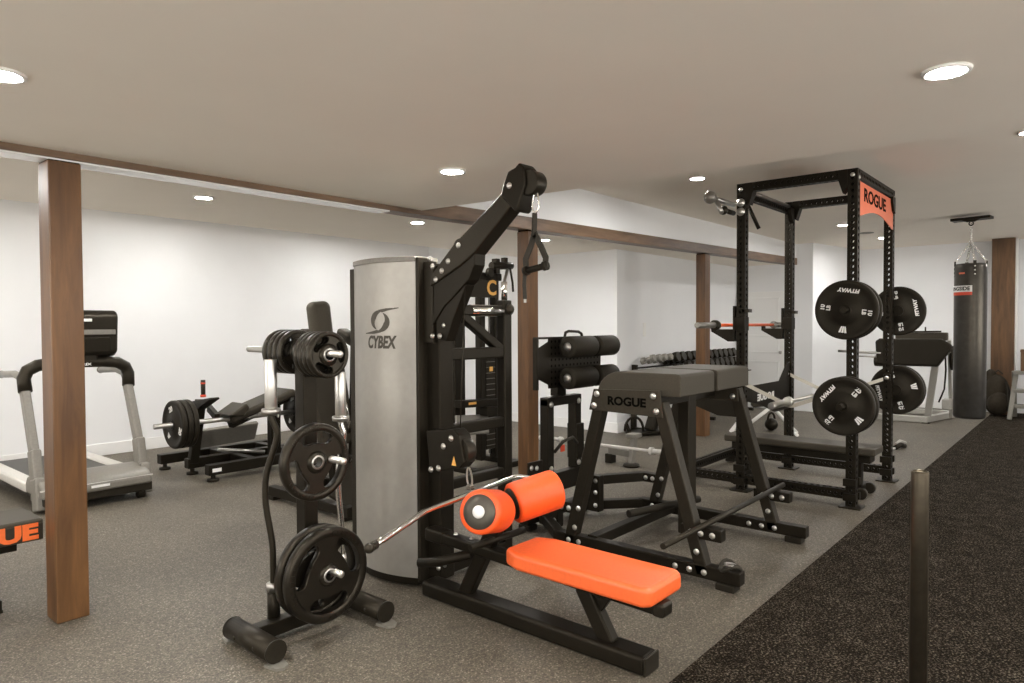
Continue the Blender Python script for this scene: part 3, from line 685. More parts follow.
# ------------------------------------------------------------------ glute ham bench
gh = thing('glute_ham_bench', (4.25, 2.3, 0), 'black glute ham bench on splayed bolted legs with two grey pads', 'gym bench')
FU = (3.725, 4.845)
for i, u in enumerate(FU):
    a = -1 if i == 0 else -1
    for v0, v1 in ((1.72, 2.005), (2.665, 2.415)):
        MB().bar((u, v0, .06), (u, v1, 1.03), .076, .076, (1, 0, 0)).build('leg', 'satin', gh, bevel=.006)
    MB().bar((u, 1.50, .08), (u, 2.79, .08), .076, .076).build('floor_beam', 'black', gh, bevel=.006)
    for v in (1.585, 2.72): MB().box((u-.045, v-.055, 0), (u+.045, v+.055, .042)).build('rubber_foot', 'rubber', gh, bevel=.006)
    MB().bar((u, 1.61, .30), (u, 1.86, .30), .07, .07).build('stub_arm', 'black', gh, bevel=.006)
    face = u-.038
    MB().prism([(-2.455, 1.09), (-1.985, 1.105), (-1.965, .945), (-2.49, .955)], (face, 0, 0), (0, -1, 0), (0, 0, 1), .010).build('leg_plate', 'leg_plate', gh, bevel=.003)
    for p in ((2.43, 1.06), (2.45, .985), (2.03, 1.07), (2.01, .98)): bolt(gh, (face-.010, *p), (-1, 0, 0), .0165, .012)
    for p in ((1.71, .08), (1.80, .08), (1.89, .08), (1.755, .19), (1.79, .30), (1.73, .30), (1.66, .30), (2.58, .30), (2.61, .17), (2.66, .08), (2.58, .08)): bolt(gh, (face-.001, *p), (-1, 0, 0), .0145, .010)
MB().text('ROGUE', .072, (FU[0]-.0485, 2.215, 1.022), (0, -1, 0), (0, 0, 1), .0015, 1.12, .003).build('lettering', 'letterdark', gh)
# rod laid across the two stub arms, rear peg
MB().cyl((3.20, 1.71, .3515), (4.98, 1.71, .3515), .0165).build('band_rod', 'satin', gh)
MB().cyl((4.10, 2.45, .20), (4.78, 2.26, .20), .026).build('band_peg', 'rubber', gh)
# centre spine and post
MB().box((4.37, 2.14, .05), (4.49, 2.22, 1.06)).build('centre_post', 'satin', gh, bevel=.006)
MB().bar((FU[0], 2.18, 1.01), (FU[1], 2.18, 1.01), .076, .076).build('pad_beam', 'black', gh, bevel=.005)
MB().bar((FU[0], 2.50, .095), (FU[1], 2.50, .095), .07, .07).build('cross_beam', 'black', gh, bevel=.005)
for u0, u1 in ((FU[0], 4.05), (FU[1], 4.40)):
    MB().bar((u0, 2.76, .08), (u1, 3.16, .08), .07, .07).build('rear_brace', 'black', gh, bevel=.006)
    MB().bar((u0, 2.60, .29), (u0, 2.78, .29), .07, .07).bar((u0, 2.76, .29), (u1, 3.06, .29), .07, .07).build('upper_brace', 'black', gh, bevel=.006)
    for v in (2.66, 2.72): bolt(gh, (u0-.036, v, .29), (-1, 0, 0), .0145, .01)
MB().bar((3.85, 3.18, .08), (4.60, 3.18, .08), .076, .076).build('rear_floor_beam', 'black', gh, bevel=.006)
for u in (3.90, 4.55): MB().box((u-.05, 3.13, 0), (u+.05, 3.23, .042)).build('rubber_foot', 'rubber', gh, bevel=.006)
MB().box((3.78, 3.055, .26), (4.56, 3.125, .40)).build('carriage_beam', 'black', gh, bevel=.006)
MB().box((3.74, 3.04, .33), (3.90, 3.055, .53)).build('side_plate', 'black', gh, bevel=.003)
for p in ((3.77, .49), (3.77, .40), (3.83, .48)): bolt(gh, (p[0], 3.04, p[1]), (0, -1, 0), .0145, .01)
for u in (4.02, 4.37):
    MB().box((u-.038, 3.055, .40), (u+.038, 3.13, .955)).build('carriage_upright', 'black', gh, bevel=.006)
    for z in (.44, .915): bolt(gh, (u, 3.055, z), (0, -1, 0), .018, .012)
MB().box((3.982, 3.052, .90), (4.408, 3.13, .965)).build('carriage_top', 'black', gh, bevel=.006)
MB().box((4.335, 3.04, .47), (4.425, 3.14, .74)).build('slide_sleeve', 'black', gh, bevel=.006)
MB().box((4.14, 3.055, .55), (4.19, 3.06, .60)).build('sticker', 'red', gh)
MB().box((4.135, 3.08, .965), (4.245, 3.15, 1.06)).build('neck', 'black', gh, bevel=.006)
MB().tube([(4.05, 3.05, .56), (4.09, 3.0, .64), (4.2, 2.99, .66), (4.3, 3.02, .60)], .012, 10).build('pop_pin_cable', 'blackstrap', gh)
# foot plate with folded trapezoid wings and two pairs of rollers
fp = MB().box((4.03, 3.08, 1.03), (4.72, 3.092, 1.405))
fp.prism([(0, 0), (-.02, .03), (-.16, .085), (-.16, .29), (-.02, .345), (0, .375)][::-1], (4.03, 3.08, 1.03), (1, 0, 0), (0, 0, 1), .012)
fp.build('foot_plate', 'black', gh, bevel=.003)
MB().box((3.862, 3.06, 1.03), (3.885, 3.10, 1.405)).build('wing_edge', 'black', gh, bevel=.003)
MB().box((3.87, 3.07, 1.395), (4.72, 3.10, 1.41)).build('top_flange', 'black', gh, bevel=.002)
ho = MB()
for i in range(14):
    for j in range(8): ho.cyl((4.06+i*.047, 3.0795, 1.06+j*.045), (4.06+i*.047, 3.079, 1.06+j*.045), .010, n=8)
tag(ho.build('punched_holes', 'letterdark', gh), kind='stuff')
MB().tube([(4.24, 3.09, 1.405), (4.25, 3.09, 1.44), (4.29, 3.09, 1.45), (4.42, 3.09, 1.445), (4.46, 3.09, 1.43), (4.47, 3.09, 1.405)], .011, 10).build('top_handle', 'black', gh)
for z in (1.335, 1.105):
    for a, b in ((4.10, 4.41), (4.46, 4.71)):
        ro = MB().lathe([(.04, 0), (.074, .0), (.080, .008), (.080, b-a-.008), (.074, b-a), (.04, b-a)], (a, 2.965, z), (1, 0, 0), 32).build('foam_roller', 'foam', gh)
        MB().lathe([(.04, .002), (.024, -.004), (.024, -.01), (.010, -.014), (0, -.014)], (a, 2.965, z), (1, 0, 0), 20).build('hub_cap', 'bolt', ro)
    MB().cyl((4.39, 2.965, z), (4.48, 2.965, z), .022).build('roller_axle', 'satin', gh)
    MB().box((4.405, 2.965, z-.03), (4.465, 3.08, z+.03)).build('roller_bracket', 'black', gh, bevel=.004)
for u0, u1 in ((3.93, 4.0), (4.46, 4.53)):
    MB().box((u0, 2.93, .05), (u1, 3.10, .33)).build('joint_plate', 'black', gh, bevel=.004)
    for p in ((2.96, .10), (2.96, .20), (2.96, .29), (3.05, .15), (3.05, .25)): bolt(gh, (u0-.001, *p), (-1, 0, 0), .0145, .01)
# pads: flat on top, rounded towards the rollers
def ghpad(u0, u1):
    prof = [(1.90, 1.062), (1.90, 1.185), (1.91, 1.196), (1.935, 1.201)]+[(2.32+.17*math.sin(t*PI/16), 1.05+.151*math.cos(t*PI/16)) for t in range(9)]+[(2.48, 1.03), (2.32, 1.045)]
    m = MB().prism(vz(prof), (u1, 0, 0), bx, by, u1-u0)
    return m.build('pad', 'greyvinyl', gh, bevel=.02, seg=4)
ghpad(3.775, 4.25); ghpad(4.30, 4.82)
MB().box((4.24, 1.93, 1.06), (4.31, 2.42, 1.16)).build('pad_strap', 'vinyl', gh, bevel=.004)
o = thing('exercise_strap', (3.73, 1.57, .118), 'small coiled black strap with brass clip on the glute ham bench\'s near foot', 'strap')
MB().tube([(3.73+.05*math.cos(t*PI/8), 1.57+.055*math.sin(t*PI/8), .133+.02*math.sin(t*PI/4)) for t in range(16)], .012, 8, True).build('webbing', 'blackstrap', o)
MB().tube([(3.70+.022*math.cos(t*PI/6), 1.56+.03*math.sin(t*PI/6), .156) for t in range(12)], .006, 8, True).build('clip', 'steel', o)

# ------------------------------------------------------------------ weight tree with olympic grip plates
wt = thing('weight_tree', (1.93, 3.0, 0), 'black weight plate tree on a tubular base left of the silver machine', 'weight rack')
MB().box((1.895, 2.95, .05), (1.97, 3.03, 1.44)).build('column', 'black', wt, bevel=.006)
for u, va, vb in ((1.615, 3.13, 2.76), (2.20, 3.22, 2.72)):
    MB().cyl((u, va, .062), (u, vb, .062), .05, n=24).build('foot_tube', 'satin', wt)
    for v, s in ((va, 1), (vb, -1)): MB().cyl((u, v+.008*s, .062), (u, v, .062), .052, n=24).build('tube_end_cap', 'darkplastic', wt)
    for v, s in ((va, 1), (vb, -1)):
        MB().prism([(-.045, 0), (-.03, .075*s), (0, .09*s), (.03, .075*s), (.045, 0)], (u, v-.02*s, 0), (1, 0, 0), (0, 1, 0), .012).build('foot_pad', 'greypaint', wt)
    for v in (va-.10, vb+.10): bolt(wt, (u-.049, v, .06), (-1, 0, 0), .008, .004, 'satin')
MB().bar((1.615, 3.0, .06), (2.20, 3.0, .06), .07, .07).build('base_beam', 'black', wt, bevel=.006)
for u, v in ((1.77, 3.035), (2.23, 3.12)):
    MB().cyl((u, v, .04), (u, v, .235), .030, n=20).build('bar_holder', 'black', wt)
    MB().lathe([(.034, 0), (.034, .035), (.026, .04)], (u, v, .22), (0, 0, 1), 20).build('holder_ring', 'steel', wt)
    MB().box((min(u, u+.0)-.03, v-.06, .03), (u+.04, v+.02, .045)).build('holder_plate', 'black', wt)
for z, va, vb in ((.325, 2.95, 2.71), (.865, 2.95, 2.68), (1.367, 2.95, 2.70), (1.375, 3.03, 3.54)):
    s = -1 if vb < va else 1
    MB().lathe([(.045, 0), (.045, .012), (.0165, .014), (.0165, abs(vb-va)-.004), (.013, abs(vb-va)), (0, abs(vb-va))], (1.935, va, z), (0, s, 0), 24).build('storage_peg', 'polished', wt)

def grip_plate(p, R, t, label, turn=0., nm='grip_plate', group='olympic grip plates on the weight tree', share=None):
    o = thing(nm, p, label, 'weight plate', group)
    if share:
        for ch in share.children: copy_tree(ch, None, None, o)
        o.rotation_euler = (0, turn, 0)
        return o
    m = MB(); th = t*.32; r0, r1 = R*.46, R*.825; NR, NA = 18, 14
    m.lathe([(.030, -th), (r0+.001, -th), (r0+.001, th), (.030, th), (.030, -th)], (0, 0, 0), (0, 1, 0), 60, False)
    for arm_ in range(3):
        base = len(m.v)
        for a in range(NR+1):
            k = .5-.5*math.cos(PI*a/NR); r = r0+(r1-r0)*k
            wd = math.radians(60-41*max(0, 1-abs(2*k-1.08)**3.2)**.5)
            for b_ in range(NA+1):
                c = math.radians(120*arm_)+wd*(2*b_/NA-1)
                for sgn in (-1, 1): m.v.append((r*math.cos(c), sgn*th, r*math.sin(c)))
        W = 2*(NA+1)
        for a in range(NR):
            for b_ in range(NA):
                q = [base+a*W+b_*2, base+a*W+b_*2+2, base+(a+1)*W+b_*2+2, base+(a+1)*W+b_*2]
                m.f += [tuple(q), tuple(x+1 for x in reversed(q))]; m.sm += [False, False]
            for b_ in (0, NA):
                q = (base+a*W+b_*2, base+(a+1)*W+b_*2, base+(a+1)*W+b_*2+1, base+a*W+b_*2+1); m.f.append(q); m.sm.append(True)
    P = V(p); m.v = [tuple(P+V(q)) for q in m.v]
    m.build('web', 'iron', o)
    MB().lathe([(.0262, -t*.55), (.045, -t*.55), (.055, -t*.3), (.055, t*.3), (.045, t*.55), (.0262, t*.55), (.0262, -t*.55)], p, (0, 1, 0), 36).build('hub', 'iron', o)
    MB().lathe([(.0255, -t*.57), (.034, -t*.57), (.034, -t*.5), (.0255, -t*.5), (.0255, -t*.57)], p, (0, 1, 0), 32).build('hub_ring', 'steel', o)
    # a beaded edge on the inside of the rim
    bd = MB().lathe([(R*.80, -t*.38), (R*.83, -t*.5), (R*.96, -t*.5), (R, -t*.3), (R, t*.3), (R*.96, t*.5), (R*.83, t*.5), (R*.80, t*.38), (R*.80, -t*.38)], p, (0, 1, 0), 64)
    for i in range(48):
        c = 2*PI*i/48; q = P+V((R*.895*math.cos(c), -t*.5, R*.895*math.sin(c)))
        if (i % 16) > 7: bd.bar(q-V((math.cos(c), 0, math.sin(c)))*R*.04, q+V((math.cos(c), 0, math.sin(c)))*R*.04, .006, .006, (0, 1, 0))
    bd.build('rim', 'iron', o)
    o.rotation_euler = (0, turn, 0)
    return o
PX = 1.935
big = grip_plate((PX-.03, 2.79, .318), .225, .05, 'large three-hole grip plate at the bottom of the weight tree, nearest of the pair', .5)
grip_plate((PX-.03, 2.86, .318), .225, .05, 'large three-hole grip plate at the bottom of the weight tree, behind its twin', 1.1, share=big)
grip_plate((PX-.08, 2.80, .862), .182, .045, 'medium three-hole grip plate alone on the middle peg of the weight tree', -.5)
sm = grip_plate((PX-.005, 2.80, 1.362), .112, .034, 'small grip plate nearest the tip on the weight tree\'s upper right peg', .9)
for k, t in enumerate(('second', 'third', 'fourth')):
    grip_plate((PX-.005, 2.80+.036*(k+1), 1.362), .112, .034, 'small grip plate, %s from the tip on the weight tree\'s upper right peg' % t, .9+k*.7, share=sm)
for k, t in enumerate(('first', 'second', 'third', 'fourth')):
    grip_plate((PX, 3.06+.045*k, 1.37), .112, .034, 'small grip plate, %s from the column on the weight tree\'s upper left peg' % t, .4+k*.8, share=sm)

def ez(u, v, z0, z1, label, shaft, sleeve, amp, ln, only_top=False):
    o = thing('curl_bar', (u, v, z0), label, 'barbell', 'curl bars standing in the weight tree')
    L = z1-z0; ls = .265; sr = .029
    q = L/1.294
    pts = [(0, z0+.14), (0, z0+.26), (0, z0+.40*q), (-amp, z0+.60*q), (-amp*.9, z0+.74*q), (amp*.7, z0+.90*q), (amp*.8, z0+.95*q), (0, z1-ls-.02), (0, z1-ls+.02)]
    d = V((.75, -.66, 0)); P = []
    for i in range(len(pts)-1):
        for k in range(4):
            a = k/4.; a = a*a*(3-2*a) if False else a
            P.append(V((u, v, 0))+d*(pts[i][0]*(1-a)+pts[i+1][0]*a)+V((0, 0, pts[i][1]*(1-a)+pts[i+1][1]*a)))
    P.append(V((u, v, 0))+d*pts[-1][0]+V((0, 0, pts[-1][1])))
    Q = [P[0]]+[(P[i-1]+P[i]*2+P[i+1])/4 for i in range(1, len(P)-1)]+[P[-1]]
    Q = [Q[0]]+[(Q[i-1]+Q[i]*2+Q[i+1])/4 for i in range(1, len(Q)-1)]+[Q[-1]]
    MB().tube(Q, .0155, 14).build('shaft', shaft, o)
    MB().cyl((u, v, z1), (u, v, z1-ls+.03), sr, n=28).build('sleeve', sleeve, o, bevel=.002)
    MB().lathe([(sr, ls-.03), (.044, ls-.028), (.046, ls-.018), (.044, ls-.002), (.03, ls), (.016, ls+.006)], (u, v, z1), (0, 0, -1), 26).build('collar', 'steel', o)
    MB().lathe([(.025, 0), (.025, .19), (.03, .195), (.016, .20)], (u, v, z0), (0, 0, 1), 22).build('lower_sleeve', 'steel', o)
ez(1.77, 3.035, .046, 1.34, 'black curl bar with a chrome sleeve standing at the left of the weight tree', 'satin', 'polished', .034, 0)
ez(2.23, 3.12, .046, 1.25, 'all chrome curl bar standing between the weight tree and the silver housing', 'chrome', 'polished', .018, 0)

# ------------------------------------------------------------------ treadmill
tm = thing('treadmill', (2.13, 7.0, 0), 'grey treadmill with arched handlebar and console behind the nearest wooden post', 'treadmill')
MB().box((1.80, 6.72, .15), (2.47, 8.15, .195)).build('running_belt', 'darkplastic', tm, bevel=.01)
MB().box((1.74, 6.62, .09), (2.53, 8.22, .15)).build('deck_frame', 'darkplastic', tm, bevel=.01)
for x0, x1 in ((1.70, 1.82), (2.45, 2.57)):
    tag(MB().box((x0, 6.74, .13), (x1, 8.22, .215)).build('side_rail', 'lightplastic', tm, bevel=.02, seg=3), 'pale side rail')
hood = MB().prism(vz([(6.33, .13), (6.33, .20), (6.38, .245), (6.55, .285), (6.72, .27), (6.78, .20), (6.78, .13)]), (2.54, 0, 0), bx, by, .83)
hood.build('motor_hood', 'greyplastic', tm, bevel=.02, seg=3)
MB().box((1.73, 6.345, .065), (2.55, 6.74, .14)).build('hood_base', 'darkplastic', tm, bevel=.01)
MB().box((1.70, 6.335, .195), (2.55, 6.345, .205)).build('hood_trim', 'lightplastic', tm)
MB().box((2.06, 6.325, .165), (2.20, 6.335, .185)).build('badge', 'white', tm)
for x in (1.80, 2.47):
    MB().cyl((x-.03, 6.40, .04), (x+.03, 6.40, .04), .04).build('transport_wheel', 'rubber', tm, bevel=.005)
    MB().cyl((x, 8.1, 0), (x, 8.1, .09), .04).build('rear_foot', 'rubber', tm)
for x in (1.735, 2.535):
    MB().bar((x, 6.50, .06), (x, 6.60, .50), .075, .13, (0, 1, 0)).bar((x, 6.60, .48), (x, 6.84, 1.02), .065, .10, (0, 1, 0)).build('upright', 'greyplastic', tm, bevel=.02, seg=3)
    MB().bar((x, 6.46, .02), (x, 6.52, .28), .085, .15, (0, 1, 0)).build('upright_cover', 'greyplastic', tm, bevel=.02, seg=3)
    MB().tube([(x, 6.82, .98), (x, 6.90, 1.07), (x-.01, 7.05, 1.10), (x-.015, 7.42, 1.08)], .03, 14).sphere((x-.015, 7.43, 1.08), .034).build('side_arm', 'greyplastic', tm)
MB().tube([(1.735, 6.80, .96), (1.735, 6.84, 1.07), (1.76, 6.83, 1.135), (1.83, 6.82, 1.175), (1.95, 6.82, 1.19), (2.135, 6.82, 1.195), (2.33, 6.82, 1.19), (2.45, 6.82, 1.175), (2.52, 6.83, 1.135), (2.55, 6.84, 1.07), (2.535, 6.80, .96)], .052, 16).build('arched_handlebar', 'darkplastic', tm)
MB().tube([(1.80, 6.82, 1.165), (1.93, 6.81, 1.205), (2.135, 6.81, 1.215), (2.34, 6.81, 1.205), (2.47, 6.82, 1.165)], .02, 12).build('handlebar_trim', 'greyplastic', tm)
MB().text('MATRIX', .03, (2.14, 6.768, 1.17), (1, 0, 0), (0, 0, 1), .002, 1.5, .001).build('lettering', 'whitepaint', tm)
cs = MB().prism(vz([(6.80, 1.23), (6.73, 1.27), (6.70, 1.60), (6.74, 1.645), (6.80, 1.645), (6.86, 1.24)]), (2.43, 0, 0), bx, by, .52)
con = cs.build('console', 'darkplastic', tm, bevel=.03, seg=4)
MB().box((1.94, 6.695, 1.43), (2.40, 6.72, 1.475)).build('console_stripe', 'greyplastic', con, bevel=.006)
MB().box((1.95, 6.70, 1.27), (2.36, 6.725, 1.41)).build('back_panel', 'black', con, bevel=.01)
MB().box((2.08, 6.69, 1.545), (2.21, 6.702, 1.57)).build('badge', 'white', con, bevel=.003)
MB().box((1.98, 6.77, 1.17), (2.28, 6.86, 1.27)).build('console_neck', 'darkplastic', tm, bevel=.02)

# thick padded bench cut by the left edge
bp_ = thing('padded_bench', (.55, 4.63, 0), 'thick black bench with orange lettering cut by the left edge of the photo', 'bench')
pd = MB().box((-.10, 4.40, .335), (1.195, 4.76, .455)).build('pad', 'greyvinyl', bp_, bevel=.016, seg=4)
MB().box((-.09, 4.394, .342), (1.19, 4.402, .432)).build('pad_side', 'vinyl', pd, bevel=.003)
MB().text('ROGUE', .112, (.915, 4.3945, .388), (1, 0, 0), (0, 0, 1), .002, 1.32, .006).build('lettering', 'orangepaint', pd)
MB().box((-.05, 4.52, .27), (1.10, 4.64, .334)).build('frame_rail', 'black', bp_, bevel=.005)
for x in (.10, .95):
    MB().box((x-.035, 4.545, .05), (x+.035, 4.615, .28)).build('leg', 'black', bp_, bevel=.005)
    MB().box((x-.04, 4.36, .012), (x+.04, 4.80, .07)).build('foot_bar', 'black', bp_, bevel=.005)
    for y in (4.40, 4.76): MB().box((x-.045, y-.03, 0), (x+.045, y+.03, .014)).build('rubber_foot', 'rubber', bp_)

# ------------------------------------------------------------------ hip thrust machine
ht = thing('hip_thrust_machine', (3.55, 6.85, 0), 'low black hip thrust machine with a tilted bench against the white wall', 'gym machine')
for y, x0, x1 in ((7.45, 3.06, 4.3), (7.0, 3.14, 4.4), (6.52, 3.12, 4.35)):
    MB().box((x0, y-.05, .065), (x1, y+.05, .165)).build('base_rail', 'black', ht, bevel=.008)
    for x in (x0+.06, x1-.06): MB().lathe([(.055, 0), (.055, .025), (.022, .03), (.022, .066)], (x, y, 0), (0, 0, 1), 20).build('levelling_foot', 'rubber', ht)
for x in (3.62, 4.15): MB().box((x-.045, 6.5, .08), (x+.045, 7.48, .16)).build('cross_rail', 'black', ht, bevel=.006)
MB().bar((3.20, 6.98, .12), (3.25, 6.90, .76), .07, .09).build('front_upright', 'black', ht, bevel=.006)
MB().prism(vz([(7.0, .74), (6.62, .80), (6.60, .785), (6.9, .66), (7.0, .62)]), (3.30, 0, 0), bx, by, .10).build('handle_bracket', 'black', ht, bevel=.005)
MB().cyl((3.20, 6.74, .80), (3.20, 6.74, .97), .022).build('hand_grip', 'darkplastic', ht)
MB().cyl((3.20, 6.74, .80), (3.20, 6.74, .825), .027).build('grip_ring', 'red', ht)
MB().cyl((3.20, 6.74, .93), (3.20, 6.74, .945), .024).build('grip_ring', 'red', ht)
MB().bar((3.95, 6.72, .12), (3.95, 6.72, .66), .09, .11).build('bench_post', 'black', ht, bevel=.006)
MB().bar((3.40, 6.72, .56), (4.12, 6.72, .79), .34, .085).build('bench_pad', 'vinyl', ht, bevel=.03, seg=4)
MB().bar((3.46, 6.72, .50), (4.10, 6.72, .72), .10, .07).build('pad_frame', 'black', ht, bevel=.005)
MB().cyl((2.68, 6.62, .575), (4.50, 6.62, .575), .024).build('weight_axle', 'steel', ht)
MB().bar((3.28, 6.62, .60), (3.36, 6.95, .66), .05, .07).build('lever_arm', 'black', ht, bevel=.006)
MB().prism([(-.11, -.06), (.08, .05), (.11, .0), (.05, -.08)], (3.40, 6.70, .69), (1, 0, 0), (0, 0, 1), .30).build('hip_pad', 'vinyl', ht, bevel=.02, seg=3)
fpl = MB().bar((3.36, 7.22, .31), (4.02, 7.22, .33), .05, .22, (0, -.5, 1)).build('foot_board', 'greyplastic', ht, bevel=.01)
MB().cyl((3.34, 6.75, .26), (3.78, 6.62, .19), .018).build('gas_strut', 'steel', ht)
MB().box((3.15, 6.468, .095), (3.24, 6.471, .13)).build('sticker', 'white', ht)
for y in (6.60, 6.85): bolt(ht, (3.93, y, .55), (-1, 0, 0), .016, .01)
for p in ((3.60, 6.6, .57), (3.72, 6.6, .60)): bolt(ht, p, (0, -1, 0), .014, .01)
def thrust_plate(x, k, label):
    o = thing('bumper_plate', (x, 6.62, .575), label, 'weight plate', 'plates on the hip thrust machine')
    t = .05; Rr = .228
    MB().lathe([(.0255, 0), (.045, -.003), (.055, .004), (.10, .006), (.103, .010), (Rr*.80, .010), (Rr*.84, .004), (Rr*.95, 0), (Rr*.985, .004), (Rr, .012), (Rr, t-.012), (Rr*.985, t-.004), (Rr*.95, t), (Rr*.84, t-.004), (.10, t-.01), (.05, t), (.0255, t), (.0255, 0)], (x, 6.62, .575), (1, 0, 0), 48).build('plate_body', 'rubber', o)
    MB().lathe([(.045, -.004), (.0255, -.004), (.0255, 0)], (x, 6.62, .575), (1, 0, 0), 24).build('hub_ring', 'steel', o)
    tb = MB()
    for q, s in ((20, '20'), (140, 'KG'), (250, '20')):
        a = math.radians(q); rx = V((0, -1, 0))*math.cos(a)+V((0, 0, 1))*math.sin(a); ry = V((0, 1, 0))*math.sin(a)+V((0, 0, 1))*math.cos(a)
        if s != 'KG': tb.text(s, .07, V((x+.0095, 6.62, .575))+ry*.148, rx, ry, .002, 1, .003)
        else: tb.prism([(-.03, -.02), (.03, -.02), (.012, .025), (-.012, .025)], V((x+.0095, 6.62, .575))+ry*.148, rx, ry, .0015)
    tb.build('lettering', 'whitepaint', o)
thrust_plate(2.845, 0, 'outer bumper plate on the left end of the hip thrust machine')
thrust_plate(2.90, 0, 'middle bumper plate on the left end of the hip thrust machine')
thrust_plate(2.955, 0, 'inner bumper plate on the left end of the hip thrust machine')
thrust_plate(4.13, 0, 'inner bumper plate on the right end of the hip thrust machine')
thrust_plate(4.185, 0, 'middle bumper plate on the right end of the hip thrust machine')
thrust_plate(4.24, 0, 'outer bumper plate on the right end of the hip thrust machine')

# ------------------------------------------------------------------ tall black machine with a head pad, behind the weight tree
sq = thing('squat_machine', (3.45, 4.95, 0), 'tall black machine with padded backrest behind the weight tree', 'gym machine')
MB().bar((3.33, 4.9, 1.36), (3.30, 4.92, 1.70), .20, .12, (0, -1, 0)).build('head_pad', 'greyvinyl', sq, bevel=.055, seg=6)
MB().bar((3.47, 4.90, .48), (3.35, 4.93, 1.30), .34, .09, (0, -1, 0)).build('back_pad', 'vinyl', sq, bevel=.03, seg=4)
MB().bar((3.55, 5.02, .08), (3.36, 5.02, 1.55), .09, .09, (0, -1, 0)).build('main_frame', 'black', sq, bevel=.008)
for x in (3.23, 3.60):
    MB().bar((x, 4.80, 1.36), (x, 5.02, 1.44), .11, .09).build('shoulder_pad', 'vinyl', sq, bevel=.025, seg=4)
MB().bar((3.62, 4.86, .40), (3.66, 4.86, 1.52), .08, .10, (0, 1, 0)).build('side_guide', 'black', sq, bevel=.006)
MB().box((3.55, 4.75, .30), (3.75, 5.0, .40)).build('carriage', 'black', sq, bevel=.006)
for x in (3.20, 3.72):
    MB().box((x-.04, 4.35, .03), (x+.04, 5.5, .11)).build('base_rail', 'black', sq, bevel=.006)
    for y in (4.42, 5.43): MB().box((x-.05, y-.04, 0), (x+.05, y+.04, .03)).build('rubber_foot', 'rubber', sq)
for y in (4.45, 5.40): MB().box((3.20, y-.035, .035), (3.72, y+.035, .105)).build('cross_rail', 'black', sq, bevel=.005)
MB().bar((3.22, 4.42, .08), (3.60, 4.52, .36), .40, .03, (0, -1, 1)).build('foot_platform', 'black', sq, bevel=.005)
MB().tube([(3.42, 4.82, .95), (3.45, 4.76, .85), (3.48, 4.76, .70), (3.52, 4.82, .60)], .016, 12).build('hand_rail', 'chrome', sq)
MB().tube([(3.40, 4.70, .10), (3.46, 4.74, .30), (3.60, 4.80, .42)], .022, 12).build('release_lever', 'steel', sq)
MB().sphere((3.47, 4.60, .20), .028).build('release_knob', 'red', sq)

# ------------------------------------------------------------------ second cable machine against the far wall
ct = thing('cable_tower', (5.3, 5.05, 0), 'black cable tower with an orange letter, standing behind the big cable machine', 'gym machine')
for a, b_ in ((4.97, 5.12), (5.36, 5.43), (5.58, 5.65)):
    MB().box((a, 5.0, .05), (b_, 5.09, 1.98)).build('upright', 'black', ct, bevel=.008)
for y in (4.72, 5.42): MB().box((4.92, y-.04, 0), (5.72, y+.04, .06)).build('base_tube', 'black', ct, bevel=.01)
for x in (5.0, 5.62): MB().box((x-.04, 4.76, 0), (x+.04, 5.38, .06)).build('base_tube', 'black', ct, bevel=.01)
MB().bar((4.95, 5.04, 2.02), (5.70, 5.04, 2.02), .08, .08).build('top_beam', 'black', ct, bevel=.008)
MB().box((5.435, 5.0, .16), (5.575, 5.12, 1.22)).build('weight_stack', 'iron', ct, bevel=.004)
for i in range(17): MB().box((5.436, 4.996, .20+i*.06), (5.574, 5.0, .206+i*.06)).build('plate_edge', 'capgrey', ct)
for x in (5.46, 5.55): MB().cyl((x, 5.06, .10), (x, 5.06, 2.0), .010).build('guide_rod', 'polished', ct)
MB().cyl((5.505, 5.02, 1.2), (5.505, 5.02, 1.98), .004).build('cable', 'satin', ct)
MB().box((5.48, 4.985, 1.0), (5.53, 4.998, 1.05)).build('selector_pin', 'yellow', ct, bevel=.004)
MB().cyl((5.47, 4.95, 2.13), (5.80, 4.95, 2.15), .042, n=18).build('pulley_head', 'satin', ct, bevel=.004)
MB().box((5.52, 4.92, 2.05), (5.58, 4.99, 2.21)).build('head_bracket', 'satin', ct, bevel=.004)
MB().box((5.66, 4.92, 2.12), (5.71, 4.98, 2.23)).build('head_bracket', 'satin', ct, bevel=.004)
MB().cyl((5.46, 4.94, 2.06), (5.46, 4.98, 2.06), .05, n=22).build('pulley', 'darkplastic', ct, bevel=.004)
MB().tube([(5.70, 4.92, 2.10), (5.63, 4.90, 1.98), (5.60, 4.90, 1.86)], .016, 10).build('cable_arm', 'steel', ct)
MB().tube([(5.72, 4.90, 2.12), (5.76, 4.90, 1.96), (5.77, 4.90, 1.86)], .012, 10).build('hanging_rope', 'blackstrap', ct)
np_ = MB().box((4.88, 4.975, 1.79), (5.60, 4.99, 1.98)).build('letter_plate', 'satin', ct, bevel=.003)
MB().text('C', .22, (5.50, 4.973, 1.89), (1, 0, 0), (0, 0, 1), .003, 1.0, .006).build('lettering', 'yellow', np_)
MB().box((4.92, 4.95, 1.60), (5.60, 4.99, 1.65)).build('cross_bar', 'black', ct, bevel=.005)
MB().box((5.30, 4.93, 1.16), (5.75, 4.99, 1.20)).build('cross_bar', 'black', ct, bevel=.005)
MB().bar((4.94, 4.94, .70), (5.60, 4.94, .665), .10, .075).build('lower_arm', 'black', ct, bevel=.006)
MB().bar((5.28, 4.90, .60), (5.62, 4.92, .56), .10, .10).build('lower_arm', 'black', ct, bevel=.006)
MB().box((5.05, 4.885, .685), (5.16, 4.889, .71)).build('sticker', 'yellow', ct)
